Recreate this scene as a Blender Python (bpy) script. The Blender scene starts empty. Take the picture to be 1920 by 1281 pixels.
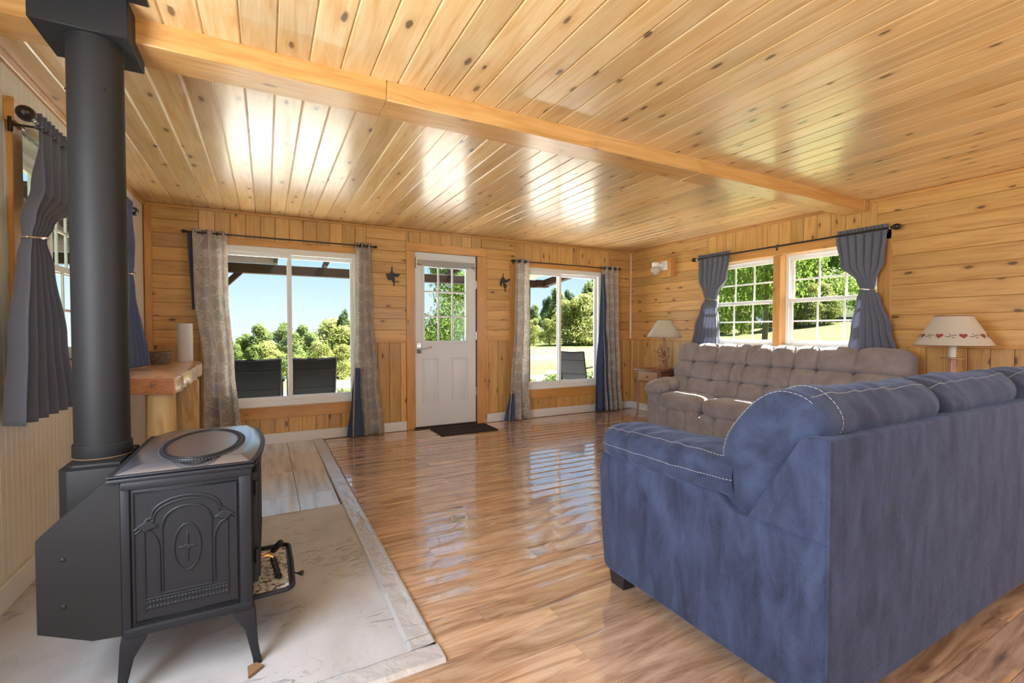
import bpy, bmesh, math, random
from mathutils import Vector, Matrix, noise

R = math.radians
PI = math.pi
rnd = random.Random(11)
scene = bpy.context.scene
col = scene.collection

# ------------------------------------------------------------------ camera
cam_data = bpy.data.cameras.new('camera')
cam_data.sensor_width = 36.0
cam_data.lens = 870.9 / 1920 * 36.0
cam_data.clip_start = 0.05
cam_data.clip_end = 600
cam = bpy.data.objects.new('camera', cam_data)
col.objects.link(cam)
cam.location = (0, 0, 1.15)
cam.rotation_euler = (R(90 - 1.31), 0, R(-27.957))
scene.camera = cam

# ------------------------------------------------------------------ world, sun, exposure
world = bpy.data.worlds.new('world')
scene.world = world
world.use_nodes = True
wn = world.node_tree.nodes
wl = world.node_tree.links
wn.clear()
w_out = wn.new('ShaderNodeOutputWorld')
w_bg = wn.new('ShaderNodeBackground')
w_tc = wn.new('ShaderNodeTexCoord')
w_sep = wn.new('ShaderNodeSeparateXYZ')
w_ramp = wn.new('ShaderNodeValToRGB')
for i_, (p_, c_) in enumerate(((0.0, (0.80, 0.90, 1.0)), (0.05, (0.68, 0.85, 1.0)), (0.16, (0.41, 0.69, 1.0)), (1.0, (0.33, 0.58, 0.95)))):
    e_ = w_ramp.color_ramp.elements[i_] if i_ < 2 else w_ramp.color_ramp.elements.new(p_)
    e_.position = p_
    e_.color = (*c_, 1)
w_bg.inputs['Strength'].default_value = 0.72
wl.new(w_tc.outputs['Generated'], w_sep.inputs[0])
wl.new(w_sep.outputs['Z'], w_ramp.inputs[0])
wl.new(w_ramp.outputs[0], w_bg.inputs[0])
wl.new(w_bg.outputs[0], w_out.inputs[0])

sun_data = bpy.data.lights.new('sun', 'SUN')
sun_data.energy = 40.0
sun_data.angle = R(0.6)
sun_data.color = (1.0, 0.97, 0.92)
sun = bpy.data.objects.new('sun', sun_data)
col.objects.link(sun)
sun.location = (20, 2, 30)
sun.rotation_euler = Vector((0.545, -0.045, 0.84)).to_track_quat('Z', 'Y').to_euler()


def window_light(name, loc, direction, sx, sy, power, color=(0.84, 0.92, 1.0)):
    """Added area lamp that brightens the room from an unseen opening."""
    ld = bpy.data.lights.new(name, 'AREA')
    ld.shape = 'RECTANGLE'
    ld.size, ld.size_y = sx, sy
    ld.energy = power
    ld.color = color
    o = bpy.data.objects.new(name, ld)
    col.objects.link(o)
    o.location = loc
    o.rotation_euler = Vector(direction).to_track_quat('-Z', 'Z').to_euler()
    return o


window_light('fill_left_near', (-0.985, 0.95, 1.38), (1, 0, 0), 1.3, 1.2, 56)  # added lamp outside the view, lights the sofa side and right wall
window_light('fill_left_rear', (-0.985, -1.35, 1.38), (1, 0, 0), 1.3, 1.2, 18)  # added weaker fill from further back on the left
window_light('fill_right_rear', (4.80, -1.60, 1.38), (-1, 0, 0), 1.3, 1.2, 40)  # added lamp to brighten the left wall, out of view
window_light('fill_rear_a', (0.75, -3.02, 1.35), (0, 1, 0), 1.7, 1.4, 7)  # faint added fill from behind the camera
window_light('fill_rear_b', (3.15, -3.02, 1.35), (0, 1, 0), 1.7, 1.4, 7)  # second faint lamp added behind the camera

vs = scene.view_settings
vs.view_transform = 'Standard'
vs.look = 'None'
vs.exposure = 0.75
vs.gamma = 1.0
vs.use_curve_mapping = False

# ------------------------------------------------------------------ room numbers (metres)
YB, XR, XL, YR, CZ = 5.30, 4.815, -0.967, -3.00, 2.32
PITCH = 0.128


# ------------------------------------------------------------------ mesh builder
class MB:
    def __init__(s):
        s.v, s.f = [], []

    def add(s, vs_, fs_):
        o = len(s.v)
        s.v += [tuple(p) for p in vs_]
        s.f += [tuple(i + o for i in f) for f in fs_]
        return s

    def box(s, x0, x1, y0, y1, z0, z1, m=None):
        p = [(x0, y0, z0), (x1, y0, z0), (x1, y1, z0), (x0, y1, z0),
             (x0, y0, z1), (x1, y0, z1), (x1, y1, z1), (x0, y1, z1)]
        if m:
            p = [m @ Vector(q) for q in p]
        return s.add(p, [(0, 3, 2, 1), (4, 5, 6, 7), (0, 1, 5, 4), (1, 2, 6, 5), (2, 3, 7, 6), (3, 0, 4, 7)])

    def prism(s, poly, axis, a0, a1):
        """poly: 2D points; axis 'x' -> (y,z), 'y' -> (x,z), 'z' -> (x,y)"""
        n = len(poly)

        def P(p, a):
            return {'x': (a, p[0], p[1]), 'y': (p[0], a, p[1]), 'z': (p[0], p[1], a)}[axis]
        return s.add([P(p, a0) for p in poly] + [P(p, a1) for p in poly],
                     [tuple(range(n))[::-1], tuple(range(n, 2 * n))] +
                     [(i, (i + 1) % n, n + (i + 1) % n, n + i) for i in range(n)])

    def tube(s, pts, r, n=8, closed=False, cap=True):
        pts = [Vector(p) for p in pts]
        m = len(pts)
        rs = r if isinstance(r, (list, tuple)) else [r] * m
        up = None
        rings = []
        for i, p in enumerate(pts):
            if closed:
                t = pts[(i + 1) % m] - pts[i - 1]
            else:
                t = pts[min(i + 1, m - 1)] - pts[max(i - 1, 0)]
            t.normalize()
            if up is None:
                up = Vector((0, 0, 1)) if abs(t.z) < 0.9 else Vector((1, 0, 0))
            a = t.cross(up)
            if a.length < 1e-5:
                a = t.cross(Vector((0, 1, 0)))
            a.normalize()
            b = t.cross(a).normalized()
            up = -b if (-b).dot(up) > 0 else b
            a = t.cross(up).normalized()
            b = up
            rings.append([p + (a * math.cos(2 * PI * k / n) + b * math.sin(2 * PI * k / n)) * rs[i] for k in range(n)])
        vs_ = [q for g in rings for q in g]
        fs_ = []
        for i in range(m if closed else m - 1):
            j = (i + 1) % m
            for k in range(n):
                l = (k + 1) % n
                fs_.append((i * n + k, i * n + l, j * n + l, j * n + k))
        if cap and not closed:
            fs_ += [tuple(range(n))[::-1], tuple(range((m - 1) * n, m * n))]
        return s.add(vs_, fs_)

    def cyl(s, p0, p1, r0, r1=None, n=16):
        return s.tube([p0, p1], [r0, r0 if r1 is None else r1], n)

    def lathe(s, prof, n=24, c=(0, 0, 0)):
        """prof: (radius, z) from bottom to top, about the z axis through c"""
        vs_, fs_ = [], []
        for r_, z in prof:
            for k in range(n):
                a = 2 * PI * k / n
                vs_.append((c[0] + r_ * math.cos(a), c[1] + r_ * math.sin(a), c[2] + z))
        for i in range(len(prof) - 1):
            for k in range(n):
                l = (k + 1) % n
                fs_.append((i * n + k, i * n + l, (i + 1) * n + l, (i + 1) * n + k))
        if prof[0][0] > 1e-6:
            fs_.append(tuple(range(n))[::-1])
        if prof[-1][0] > 1e-6:
            fs_.append(tuple(range((len(prof) - 1) * n, len(prof) * n)))
        return s.add(vs_, fs_)

    def grid(s, fn, nu, nv):
        vs_ = [fn(i / nu, j / nv) for j in range(nv + 1) for i in range(nu + 1)]
        w = nu + 1
        return s.add(vs_, [(j * w + i, j * w + i + 1, (j + 1) * w + i + 1, (j + 1) * w + i)
                           for j in range(nv) for i in range(nu)])

    def pillow(s, c, h, e=4.0, n=8, m=None, wob=0.0, ws=6.0):
        """superellipsoid cushion of half sizes h about c, optional rotation m and soft wobble"""
        c = Vector(c)
        idx = {}
        vs_, fs_ = [], []

        def vid(p):
            k = tuple(round(q * n) for q in p)
            if k in idx:
                return idx[k]
            d = sum(abs(q) ** e for q in p) ** (1 / e)
            q = Vector([p[0] / d * h[0], p[1] / d * h[1], p[2] / d * h[2]])
            if wob:
                w = noise.noise((q + c) * ws) * wob
                q += q.normalized() * w
            if m:
                q = m @ q
            vs_.append(q + c)
            idx[k] = len(vs_) - 1
            return idx[k]
        st = [-1 + 2 * i / n for i in range(n + 1)]
        for ax in range(3):
            for sg in (-1, 1):
                for i in range(n):
                    for j in range(n):
                        q = []
                        for a, b in ((i, j), (i + 1, j), (i + 1, j + 1), (i, j + 1)):
                            p = [0, 0, 0]
                            p[ax] = sg
                            p[(ax + 1) % 3] = st[a]
                            p[(ax + 2) % 3] = st[b]
                            q.append(vid(p))
                        fs_.append(tuple(q) if sg > 0 else tuple(q[::-1]))
        return s.add(vs_, fs_)

    def mesh(s, name, bevel=0.0, seg=1, angle=38, smooth=True, uv=None):
        me = bpy.data.meshes.new(name)
        me.from_pydata(s.v, [], s.f)
        if bevel:
            bm = bmesh.new()
            bm.from_mesh(me)
            bmesh.ops.recalc_face_normals(bm, faces=bm.faces)
            ed = [e for e in bm.edges if len(e.link_faces) == 2 and e.calc_face_angle(0) > R(30)]
            bmesh.ops.bevel(bm, geom=ed, offset=bevel, segments=seg, profile=0.5, affect='EDGES', clamp_overlap=True)
            bm.to_mesh(me)
            bm.free()
        me.validate()
        if smooth:
            me.shade_smooth()
            me.set_sharp_from_angle(angle=R(angle))
        if uv:
            l = me.uv_layers.new(name='uv')
            for lp in me.loops:
                l.data[lp.index].uv = uv[lp.vertex_index]
        return me

    def build(s, name, mat, parent=None, loc=None, rot=None, **k):
        return link(name, s.mesh(name, **k), mat, parent, loc, rot)


def link(name, me, mat, parent=None, loc=None, rot=None):
    o = bpy.data.objects.new(name, me)
    col.objects.link(o)
    if mat and me is not None and not me.materials:
        me.materials.append(mat)
    if parent:
        o.parent = parent
    if loc is not None:
        o.location = loc
    if rot is not None:
        o.rotation_euler = rot
    return o


def tag(o, label, cat, group=None):
    o['label'] = label
    o['category'] = cat
    if group:
        o['group'] = group
    return o


def struct(o, label=None):
    o['kind'] = 'structure'
    if label:
        o['label'] = label
    return o


def empty(name, loc=(0, 0, 0), rotz=0, parent=None):
    o = bpy.data.objects.new(name, None)
    col.objects.link(o)
    o.empty_display_size = 0.1
    o.location = loc
    o.rotation_euler = (0, 0, rotz)
    if parent:
        o.parent = parent
    return o


def copy_tree(o, parent=None):
    c = o.copy()
    col.objects.link(c)
    c.parent = parent
    for ch in list(o.children):
        copy_tree(ch, c)
    return c


def smoothstep(a, b, x):
    t = min(1, max(0, (x - a) / (b - a)))
    return t * t * (3 - 2 * t)


def interp(keys, t):
    """keys: list of (t, values...) ; smooth interpolation"""
    if t <= keys[0][0]:
        return keys[0][1:]
    for a, b in zip(keys, keys[1:]):
        if t <= b[0]:
            u = smoothstep(a[0], b[0], t)
            return [x + (y - x) * u for x, y in zip(a[1:], b[1:])]
    return keys[-1][1:]


def catmull(pts, per=6, closed=True):
    out = []
    n = len(pts)
    rng = range(n) if closed else range(n - 1)
    for i in rng:
        if closed:
            p = [Vector(pts[(i + k) % n]) for k in (-1, 0, 1, 2)]
        else:
            p = [Vector(pts[max(0, min(n - 1, i + k))]) for k in (-1, 0, 1, 2)]
        for j in range(per):
            t = j / per
            out.append(0.5 * ((2 * p[1]) + (p[2] - p[0]) * t + (2 * p[0] - 5 * p[1] + 4 * p[2] - p[3]) * t * t
                              + (3 * p[1] - p[0] - 3 * p[2] + p[3]) * t ** 3))
    if not closed:
        out.append(Vector(pts[-1]))
    return out


# ------------------------------------------------------------------ materials
class NT:
    def __init__(s, name):
        s.m = bpy.data.materials.new(name)
        s.m.use_nodes = True
        s.t = s.m.node_tree
        s.b = s.t.nodes['Principled BSDF']

    def n(s, kind, **k):
        nd = s.t.nodes.new(kind)
        for a, b in k.items():
            if a.startswith('i_'):
                nd.inputs[a[2:].replace('_', ' ')].default_value = b
            else:
                setattr(nd, a, b)
        return nd

    def l(s, a, b):
        s.t.links.new(a, b)

    def math(s, op, a, b=None, c=None, clamp=False):
        nd = s.n('ShaderNodeMath', operation=op, use_clamp=clamp)
        for i, q in enumerate((a, b, c)):
            if q is None:
                continue
            if hasattr(q, 'node'):
                s.l(q, nd.inputs[i])
            else:
                nd.inputs[i].default_value = q
        return nd.outputs[0]

    def ramp(s, fac, stops, interp_='LINEAR'):
        nd = s.n('ShaderNodeValToRGB')
        cr = nd.color_ramp
        cr.interpolation = interp_
        while len(cr.elements) > 1:
            cr.elements.remove(cr.elements[-1])
        for i, (p, c_) in enumerate(stops):
            e = cr.elements[0] if i == 0 else cr.elements.new(p)
            e.position = p
            e.color = (*c_, 1) if len(c_) == 3 else c_
        s.l(fac, nd.inputs[0])
        return nd.outputs[0]

    def mix(s, fac, a, b, mode='MIX'):
        nd = s.n('ShaderNodeMix', data_type='RGBA', blend_type=mode)
        for q, i in ((fac, 0), (a, 6), (b, 7)):
            if hasattr(q, 'node'):
                s.l(q, nd.inputs[i])
            else:
                nd.inputs[i].default_value = (*q, 1) if isinstance(q, tuple) and len(q) == 3 else q
        return nd.outputs[2]

    def coords(s, scale=(1, 1, 1), rand=True, src='Object'):
        tc = s.n('ShaderNodeTexCoord')
        mp = s.n('ShaderNodeMapping')
        mp.inputs['Scale'].default_value = scale
        v = tc.outputs[src]
        if rand:
            oi = s.n('ShaderNodeObjectInfo')
            ml = s.n('ShaderNodeVectorMath', operation='SCALE')
            ml.inputs[0].default_value = (37.0, 53.0, 11.0)
            s.l(oi.outputs['Random'], ml.inputs['Scale'])
            ad = s.n('ShaderNodeVectorMath', operation='ADD')
            s.l(v, ad.inputs[0])
            s.l(ml.outputs[0], ad.inputs[1])
            v = ad.outputs[0]
        s.l(v, mp.inputs['Vector'])
        return mp.outputs[0]

    def noise(s, vec, scale=5, detail=3, rough=0.5, dist=0.0):
        nd = s.n('ShaderNodeTexNoise')
        nd.inputs['Scale'].default_value = scale
        nd.inputs['Detail'].default_value = detail
        nd.inputs['Roughness'].default_value = rough
        nd.inputs['Distortion'].default_value = dist
        s.l(vec, nd.inputs['Vector'])
        return nd.outputs[0]

    def voronoi(s, vec, scale=1, feature='F1', rand=1.0):
        nd = s.n('ShaderNodeTexVoronoi', feature=feature, voronoi_dimensions='2D')
        nd.inputs['Scale'].default_value = scale
        nd.inputs['Randomness'].default_value = rand
        s.l(vec, nd.inputs['Vector'])
        return nd

    def bump(s, h, strength=0.2, dist=0.01):
        nd = s.n('ShaderNodeBump')
        nd.inputs['Strength'].default_value = strength
        nd.inputs['Distance'].default_value = dist
        s.l(h, nd.inputs['Height'])
        s.l(nd.outputs[0], s.b.inputs['Normal'])
        return nd

    def set(s, **k):
        for a, b in k.items():
            s.b.inputs[{'color': 'Base Color', 'rough': 'Roughness', 'metal': 'Metallic', 'spec': 'Specular IOR Level',
                        'coat': 'Coat Weight', 'coatr': 'Coat Roughness', 'sheen': 'Sheen Weight',
                        'sheenr': 'Sheen Roughness', 'sheent': 'Sheen Tint', 'trans': 'Transmission Weight',
                        'sss': 'Subsurface Weight'}[a]].default_value = (*b, 1) if isinstance(b, tuple) else b
        return s


def plain(name, color, rough=0.5, bump=None, vary=0.0, **k):
    t = NT(name)
    t.set(color=color, rough=rough, **k)
    v = t.coords(rand=False)
    if vary:
        nz = t.noise(v, 9, 4)
        c2 = tuple(min(1, q * (1 - vary)) for q in color)
        t.l(t.mix(nz, c2, color), t.b.inputs['Base Color'])
    if bump:
        t.bump(t.noise(v, bump[0], 4), bump[1], bump[2] if len(bump) > 2 else 0.004)
    return t.m


def pine(name, light, mid, dark, rough=0.35, coat=0.25, knots=1.0, vrange=(0.80, 1.10)):
    """board lies along its own x axis"""
    t = NT(name)
    oi = t.n('ShaderNodeObjectInfo')
    g = t.coords((0.9, 11, 11))
    grain = t.noise(g, 2.2, 5, 0.55, 1.1)
    fine = t.noise(t.coords((3, 120, 120)), 1.6, 2, 0.6)
    c = t.ramp(grain, [(0.30, dark), (0.46, mid), (0.66, light)])
    c = t.mix(t.math('MULTIPLY', fine, 0.18), c, dark)
    cloud = t.noise(t.coords((1.6, 5, 5)), 1.0, 2)
    c = t.mix(t.ramp(cloud, [(0.45, (0, 0, 0)), (0.75, (0.35, 0.35, 0.35))]), c, tuple(q * 0.72 for q in mid))
    # knots: dark eyes with a paler ring, only in some cells
    kv = t.voronoi(t.coords((3.6, 8.5, 0.001)), 1.0)
    sel = t.ramp(kv.outputs['Color'], [(0.63, (0, 0, 0)), (0.64, (1, 1, 1))], 'CONSTANT')
    wob = t.noise(t.coords((24, 30, 30)), 1.0, 2)
    d = t.math('ADD', kv.outputs['Distance'], t.math('MULTIPLY', t.math('SUBTRACT', wob, 0.5), 0.10))
    sep = t.n('ShaderNodeSeparateColor')
    t.l(kv.outputs['Color'], sep.inputs[0])
    d = t.math('DIVIDE', d, t.math('MULTIPLY_ADD', sep.outputs[1], 0.95, 0.28))
    core = t.ramp(d, [(0.060, (1, 1, 1)), (0.105, (0, 0, 0))])
    halo = t.ramp(d, [(0.06, (1, 1, 1)), (0.26, (0, 0, 0))])
    k1 = t.math('MULTIPLY', t.math('MULTIPLY', halo, sel), 0.36 * knots)
    k2 = t.math('MULTIPLY', t.math('MULTIPLY', core, sel), 0.80 * knots)
    c = t.mix(k1, c, tuple(q * f for q, f in zip(mid, (0.55, 0.42, 0.35))))
    c = t.mix(k2, c, (0.085, 0.035, 0.018))
    hv = t.n('ShaderNodeHueSaturation')
    mr = t.n('ShaderNodeMapRange')
    mr.inputs['To Min'].default_value, mr.inputs['To Max'].default_value = vrange
    t.l(oi.outputs['Random'], mr.inputs['Value'])
    t.l(mr.outputs[0], hv.inputs['Value'])
    t.l(c, hv.inputs['Color'])
    t.l(hv.outputs[0], t.b.inputs['Base Color'])
    t.set(rough=rough, coat=coat, coatr=0.16)
    t.bump(grain, 0.06, 0.003)
    return t.m


MAT = {}
MAT['ceiling_pine'] = pine('ceiling_pine', (0.87, 0.64, 0.355), (0.80, 0.53, 0.245), (0.68, 0.385, 0.145), 0.30, 0.5)
MAT['wall_pine'] = pine('wall_pine', (0.76, 0.47, 0.175), (0.69, 0.39, 0.13), (0.54, 0.27, 0.08), 0.36, 0.25)
MAT['trim_pine'] = pine('trim_pine', (0.72, 0.38, 0.125), (0.66, 0.33, 0.10), (0.54, 0.25, 0.07), 0.33, 0.3, 0.55, (0.92, 1.08))
MAT['beam_pine'] = pine('beam_pine', (0.72, 0.42, 0.16), (0.64, 0.34, 0.11), (0.52, 0.25, 0.07), 0.34, 0.3, 0.5, (0.98, 1.02))


def make_floor():
    t = NT('laminate')
    oi = t.n('ShaderNodeObjectInfo')
    a = t.noise(t.coords((0.75, 6.5, 1)), 2.0, 5, 0.62, 1.8)
    b = t.noise(t.coords((1.4, 34, 1)), 1.6, 3, 0.6, 0.4)
    c = t.ramp(a, [(0.28, (0.22, 0.125, 0.082)), (0.42, (0.45, 0.275, 0.178)), (0.55, (0.63, 0.425, 0.290)), (0.72, (0.76, 0.56, 0.41))])
    c = t.mix(t.math('MULTIPLY', b, 0.35), c, (0.27, 0.125, 0.058))
    kn = t.voronoi(t.coords((1.2, 6, 0.001)), 1.0)
    sel = t.ramp(kn.outputs['Color'], [(0.70, (0, 0, 0)), (0.71, (1, 1, 1))], 'CONSTANT')
    c = t.mix(t.math('MULTIPLY', t.math('MULTIPLY', t.ramp(kn.outputs['Distance'], [(0.02, (1, 1, 1)), (0.10, (0, 0, 0))]), sel), 0.7), c, (0.10, 0.045, 0.025))
    hv = t.n('ShaderNodeHueSaturation')
    mr = t.n('ShaderNodeMapRange')
    mr.inputs['To Min'].default_value, mr.inputs['To Max'].default_value = 0.86, 1.16
    t.l(oi.outputs['Random'], mr.inputs['Value'])
    t.l(mr.outputs[0], hv.inputs['Value'])
    t.l(c, hv.inputs['Color'])
    t.l(hv.outputs[0], t.b.inputs['Base Color'])
    t.set(rough=0.20, spec=0.9, coat=1.0, coatr=0.05)
    t.b.inputs['Coat IOR'].default_value = 1.85
    t.bump(a, 0.03, 0.002)
    return t.m


MAT['floor'] = make_floor()
MAT['cream_paint'] = plain('cream_paint', (0.82, 0.775, 0.69), 0.5, vary=0.06)
MAT['white_vinyl'] = plain('white_vinyl', (0.86, 0.86, 0.86), 0.35)
MAT['white_paint'] = plain('white_paint', (0.80, 0.81, 0.84), 0.42, vary=0.03)
MAT['baseboard_white'] = plain('baseboard_white', (0.78, 0.78, 0.79), 0.45)
MAT['cast_iron'] = plain('cast_iron', (0.015, 0.016, 0.022), 0.50, bump=(160, 0.25, 0.002), vary=0.25, spec=0.4)
MAT['iron_top'] = plain('iron_top', (0.060, 0.062, 0.082), 0.32, bump=(120, 0.10, 0.002), vary=0.2, spec=1.0, coat=1.0, coatr=0.22)
MAT['iron_top'].node_tree.nodes['Principled BSDF'].inputs['Coat IOR'].default_value = 2.0
MAT['black_steel'] = plain('black_steel', (0.018, 0.0175, 0.020), 0.58, bump=(60, 0.06, 0.003), vary=0.25, spec=0.35)
MAT['black_plastic'] = plain('black_plastic', (0.018, 0.018, 0.02), 0.45)
MAT['rust'] = plain('rust', (0.30, 0.17, 0.09), 0.8, bump=(80, 0.4), vary=0.4)
MAT['brass'] = plain('brass', (0.75, 0.50, 0.20), 0.25, metal=1.0)
MAT['nickel'] = plain('nickel', (0.62, 0.60, 0.58), 0.22, metal=1.0)
MAT['chrome'] = plain('chrome', (0.8, 0.8, 0.8), 0.15, metal=1.0)
MAT['bronze'] = plain('bronze', (0.045, 0.034, 0.030), 0.30, metal=0.6)
MAT['dark_metal'] = plain('dark_metal', (0.055, 0.058, 0.068), 0.5, metal=0.5, bump=(150, 0.5))


def make_concrete():
    t = NT('concrete')
    v = t.coords(rand=False)
    a = t.noise(v, 2.6, 6, 0.6, 0.6)
    b = t.noise(v, 30, 5, 0.7)
    c = t.ramp(a, [(0.3, (0.40, 0.39, 0.40)), (0.5, (0.50, 0.50, 0.53)), (0.7, (0.57, 0.575, 0.61))])
    c = t.mix(t.math('MULTIPLY', b, 0.25), c, (0.36, 0.33, 0.30))
    ck = t.math('ABSOLUTE', t.math('SUBTRACT', t.noise(v, 3.2, 5, 0.62, 1.2), 0.5))
    c = t.mix(t.math('MULTIPLY', t.ramp(ck, [(0.001, (0.5, 0.5, 0.5)), (0.006, (0, 0, 0))]), t.ramp(t.noise(v, 1.7, 2), [(0.52, (0, 0, 0)), (0.62, (1, 1, 1))])), c, (0.16, 0.14, 0.13))
    t.l(c, t.b.inputs['Base Color'])
    t.set(rough=0.55, spec=0.5)
    cr = t.noise(t.coords((3, 9, 3), rand=False), 2.0, 6, 0.65, 2.5)
    ridge = t.math('MULTIPLY', t.ramp(cr, [(0.56, (0, 0, 0)), (0.62, (1, 1, 1)), (0.68, (0.2, 0.2, 0.2))]), t.ramp(t.noise(v, 2.3, 2), [(0.50, (0, 0, 0)), (0.60, (1, 1, 1))]))
    h = t.math('ADD', t.math('MULTIPLY', ridge, 0.6), t.math('MULTIPLY', b, 0.16))
    t.bump(h, 0.8, 0.011)
    return t.m


MAT['concrete'] = make_concrete()


def make_tile():
    t = NT('hearth_tile')
    a = t.noise(t.coords((14, 1.1, 1)), 1.5, 3, 0.5)
    c = t.ramp(a, [(0.35, (0.46, 0.42, 0.40)), (0.5, (0.58, 0.56, 0.55)), (0.68, (0.66, 0.64, 0.64))])
    t.l(c, t.b.inputs['Base Color'])
    t.set(rough=0.15, spec=0.9)
    return t.m


MAT['tile'] = make_tile()


def make_foil():
    t = NT('foil_trim')
    v = t.coords((1, 1, 1))
    a = t.noise(v, 13, 3, 0.5, 0.7)
    b = t.noise(v, 55, 2)
    t.set(color=(0.60, 0.60, 0.63), rough=0.28, metal=0.35)
    t.bump(t.math('ADD', a, t.math('MULTIPLY', b, 0.15)), 0.55, 0.02)
    return t.m


MAT['foil'] = make_foil()


def velour(name, c0, c1, sheen=0.4, scale=(1, 1, 1), tint=(0.6, 0.65, 0.8)):
    t = NT(name)
    v = t.coords(scale, rand=False)
    big = t.noise(v, 9, 4, 0.6, 0.5)
    fib = t.noise(v, 170, 3, 0.7)
    t.l(t.mix(t.math('MULTIPLY_ADD', t.math('SUBTRACT', fib, 0.5), 0.8, t.ramp(big, [(0.3, (0, 0, 0)), (0.7, (1, 1, 1))]), clamp=True), c0, c1), t.b.inputs['Base Color'])
    t.set(rough=0.85, sheen=sheen, sheenr=0.45, sheent=tint, spec=0.25)
    h = t.math('ADD', t.math('MULTIPLY', fib, 0.35), t.noise(t.coords((7, 7, 22), rand=False), 1.6, 4, 0.55, 1.0))
    t.bump(h, 0.35, 0.012)
    return t.m


MAT['navy'] = velour('navy_velour', (0.020, 0.025, 0.052), (0.054, 0.072, 0.142), 0.25, (1.6, 1.6, 0.55), (0.45, 0.55, 0.85))
MAT['navy_soft'] = velour('navy_cushion_velour', (0.021, 0.027, 0.054), (0.050, 0.068, 0.132), 0.30, (1, 1, 1), (0.45, 0.55, 0.85))
MAT['taupe'] = velour('taupe_velour', (0.235, 0.205, 0.205), (0.345, 0.305, 0.305), 0.45, (1, 1, 1), (0.9, 0.85, 0.85))
MAT['stitch'] = plain('stitch_thread', (0.42, 0.41, 0.42), 0.8)


def cloth(name, color, scale=260, back=None, sheen=0.3, transl=0.0):
    t = NT(name)
    v = t.coords(rand=False)
    w = t.noise(v, scale, 2, 0.6)
    t.l(t.mix(w, tuple(q * 0.7 for q in color), color), t.b.inputs['Base Color'])
    t.set(rough=0.9, sheen=sheen, spec=0.2)
    t.bump(w, 0.12, 0.002)
    if transl:
        tr = t.n('ShaderNodeBsdfTranslucent')
        tr.inputs[0].default_value = (*[min(1, q * 2.2) for q in color], 1)
        mx = t.n('ShaderNodeMixShader')
        mx.inputs[0].default_value = transl
        out = t.t.nodes['Material Output']
        t.l(t.b.outputs[0], mx.inputs[1])
        t.l(tr.outputs[0], mx.inputs[2])
        t.l(mx.outputs[0], out.inputs[0])
    return t.m


MAT['slate_linen'] = cloth('slate_linen', (0.20, 0.215, 0.28), transl=0.22)
MAT['slate_blue_linen'] = cloth('slate_blue_linen', (0.19, 0.24, 0.40), transl=0.30)
MAT['navy_lining'] = cloth('navy_lining', (0.105, 0.150, 0.270), 300, transl=0.25)
MAT['shade_cream'] = cloth('shade_cream', (0.82, 0.77, 0.67), 300, transl=0.35)


def make_medallion():
    t = NT('medallion_cloth')
    uv = t.n('ShaderNodeUVMap')
    uv.uv_map = 'uv'
    u = uv.outputs[0]

    def mapped(sc, off=(0, 0, 0)):
        mp = t.n('ShaderNodeMapping')
        mp.inputs['Scale'].default_value = (sc, sc, sc)
        mp.inputs['Location'].default_value = off
        t.l(u, mp.inputs['Vector'])
        return mp.outputs[0]
    vo = t.voronoi(mapped(7.5), 1.0, rand=0.45)
    d = vo.outputs['Distance']
    ring = t.math('SINE', t.math('MULTIPLY', d, 62.0))
    inside = t.ramp(d, [(0.33, (1, 1, 1)), (0.36, (0, 0, 0))])
    rings = t.math('MULTIPLY', t.ramp(ring, [(0.55, (0, 0, 0)), (0.75, (1, 1, 1))]), inside)
    dots = t.voronoi(mapped(60), 1.0, rand=0.6)
    petals = t.math('MULTIPLY', t.ramp(dots.outputs['Distance'], [(0.25, (1, 1, 1)), (0.34, (0, 0, 0))]), inside)
    scr = t.noise(mapped(22, (3, 1, 0)), 1.0, 2, 0.5, 3.0)
    sl = t.math('ABSOLUTE', t.math('SUBTRACT', scr, 0.5))
    scroll = t.math('MULTIPLY', t.ramp(sl, [(0.012, (1, 1, 1)), (0.035, (0, 0, 0))]), t.math('SUBTRACT', 1.0, inside))
    tone = t.ramp(vo.outputs['Color'], [(0.0, (0.30, 0.23, 0.24)), (0.4, (0.38, 0.25, 0.23)), (0.55, (0.27, 0.26, 0.31)), (0.75, (0.40, 0.16, 0.15))], 'CONSTANT')
    base = (0.90, 0.86, 0.80)
    c = t.mix(t.math('MULTIPLY', inside, 0.20), base, tone)
    c = t.mix(t.math('MULTIPLY', rings, 0.66), c, tone)
    c = t.mix(t.math('MULTIPLY', petals, 0.28), c, tone)
    c = t.mix(t.math('MULTIPLY', scroll, 0.85), c, (0.17, 0.13, 0.13))
    t.l(c, t.b.inputs['Base Color'])
    t.set(rough=0.9, sheen=0.2, spec=0.2)
    tr = t.n('ShaderNodeBsdfTranslucent')
    t.l(c, tr.inputs[0])
    mx = t.n('ShaderNodeMixShader')
    mx.inputs[0].default_value = 0.52
    t.l(t.b.outputs[0], mx.inputs[1])
    t.l(tr.outputs[0], mx.inputs[2])
    t.l(mx.outputs[0], t.t.nodes['Material Output'].inputs[0])
    return t.m


MAT['medallion'] = make_medallion()


def make_glass(name='window_glass', tint=(0.97, 0.985, 0.98), gloss=0.06):
    t = NT(name)
    tr = t.n('ShaderNodeBsdfTransparent')
    tr.inputs[0].default_value = (*tint, 1)
    gl = t.n('ShaderNodeBsdfGlossy')
    gl.inputs['Roughness'].default_value = 0.02
    mx = t.n('ShaderNodeMixShader')
    mx.inputs[0].default_value = gloss
    t.l(tr.outputs[0], mx.inputs[1])
    t.l(gl.outputs[0], mx.inputs[2])
    t.l(mx.outputs[0], t.t.nodes['Material Output'].inputs[0])
    return t.m


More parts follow.
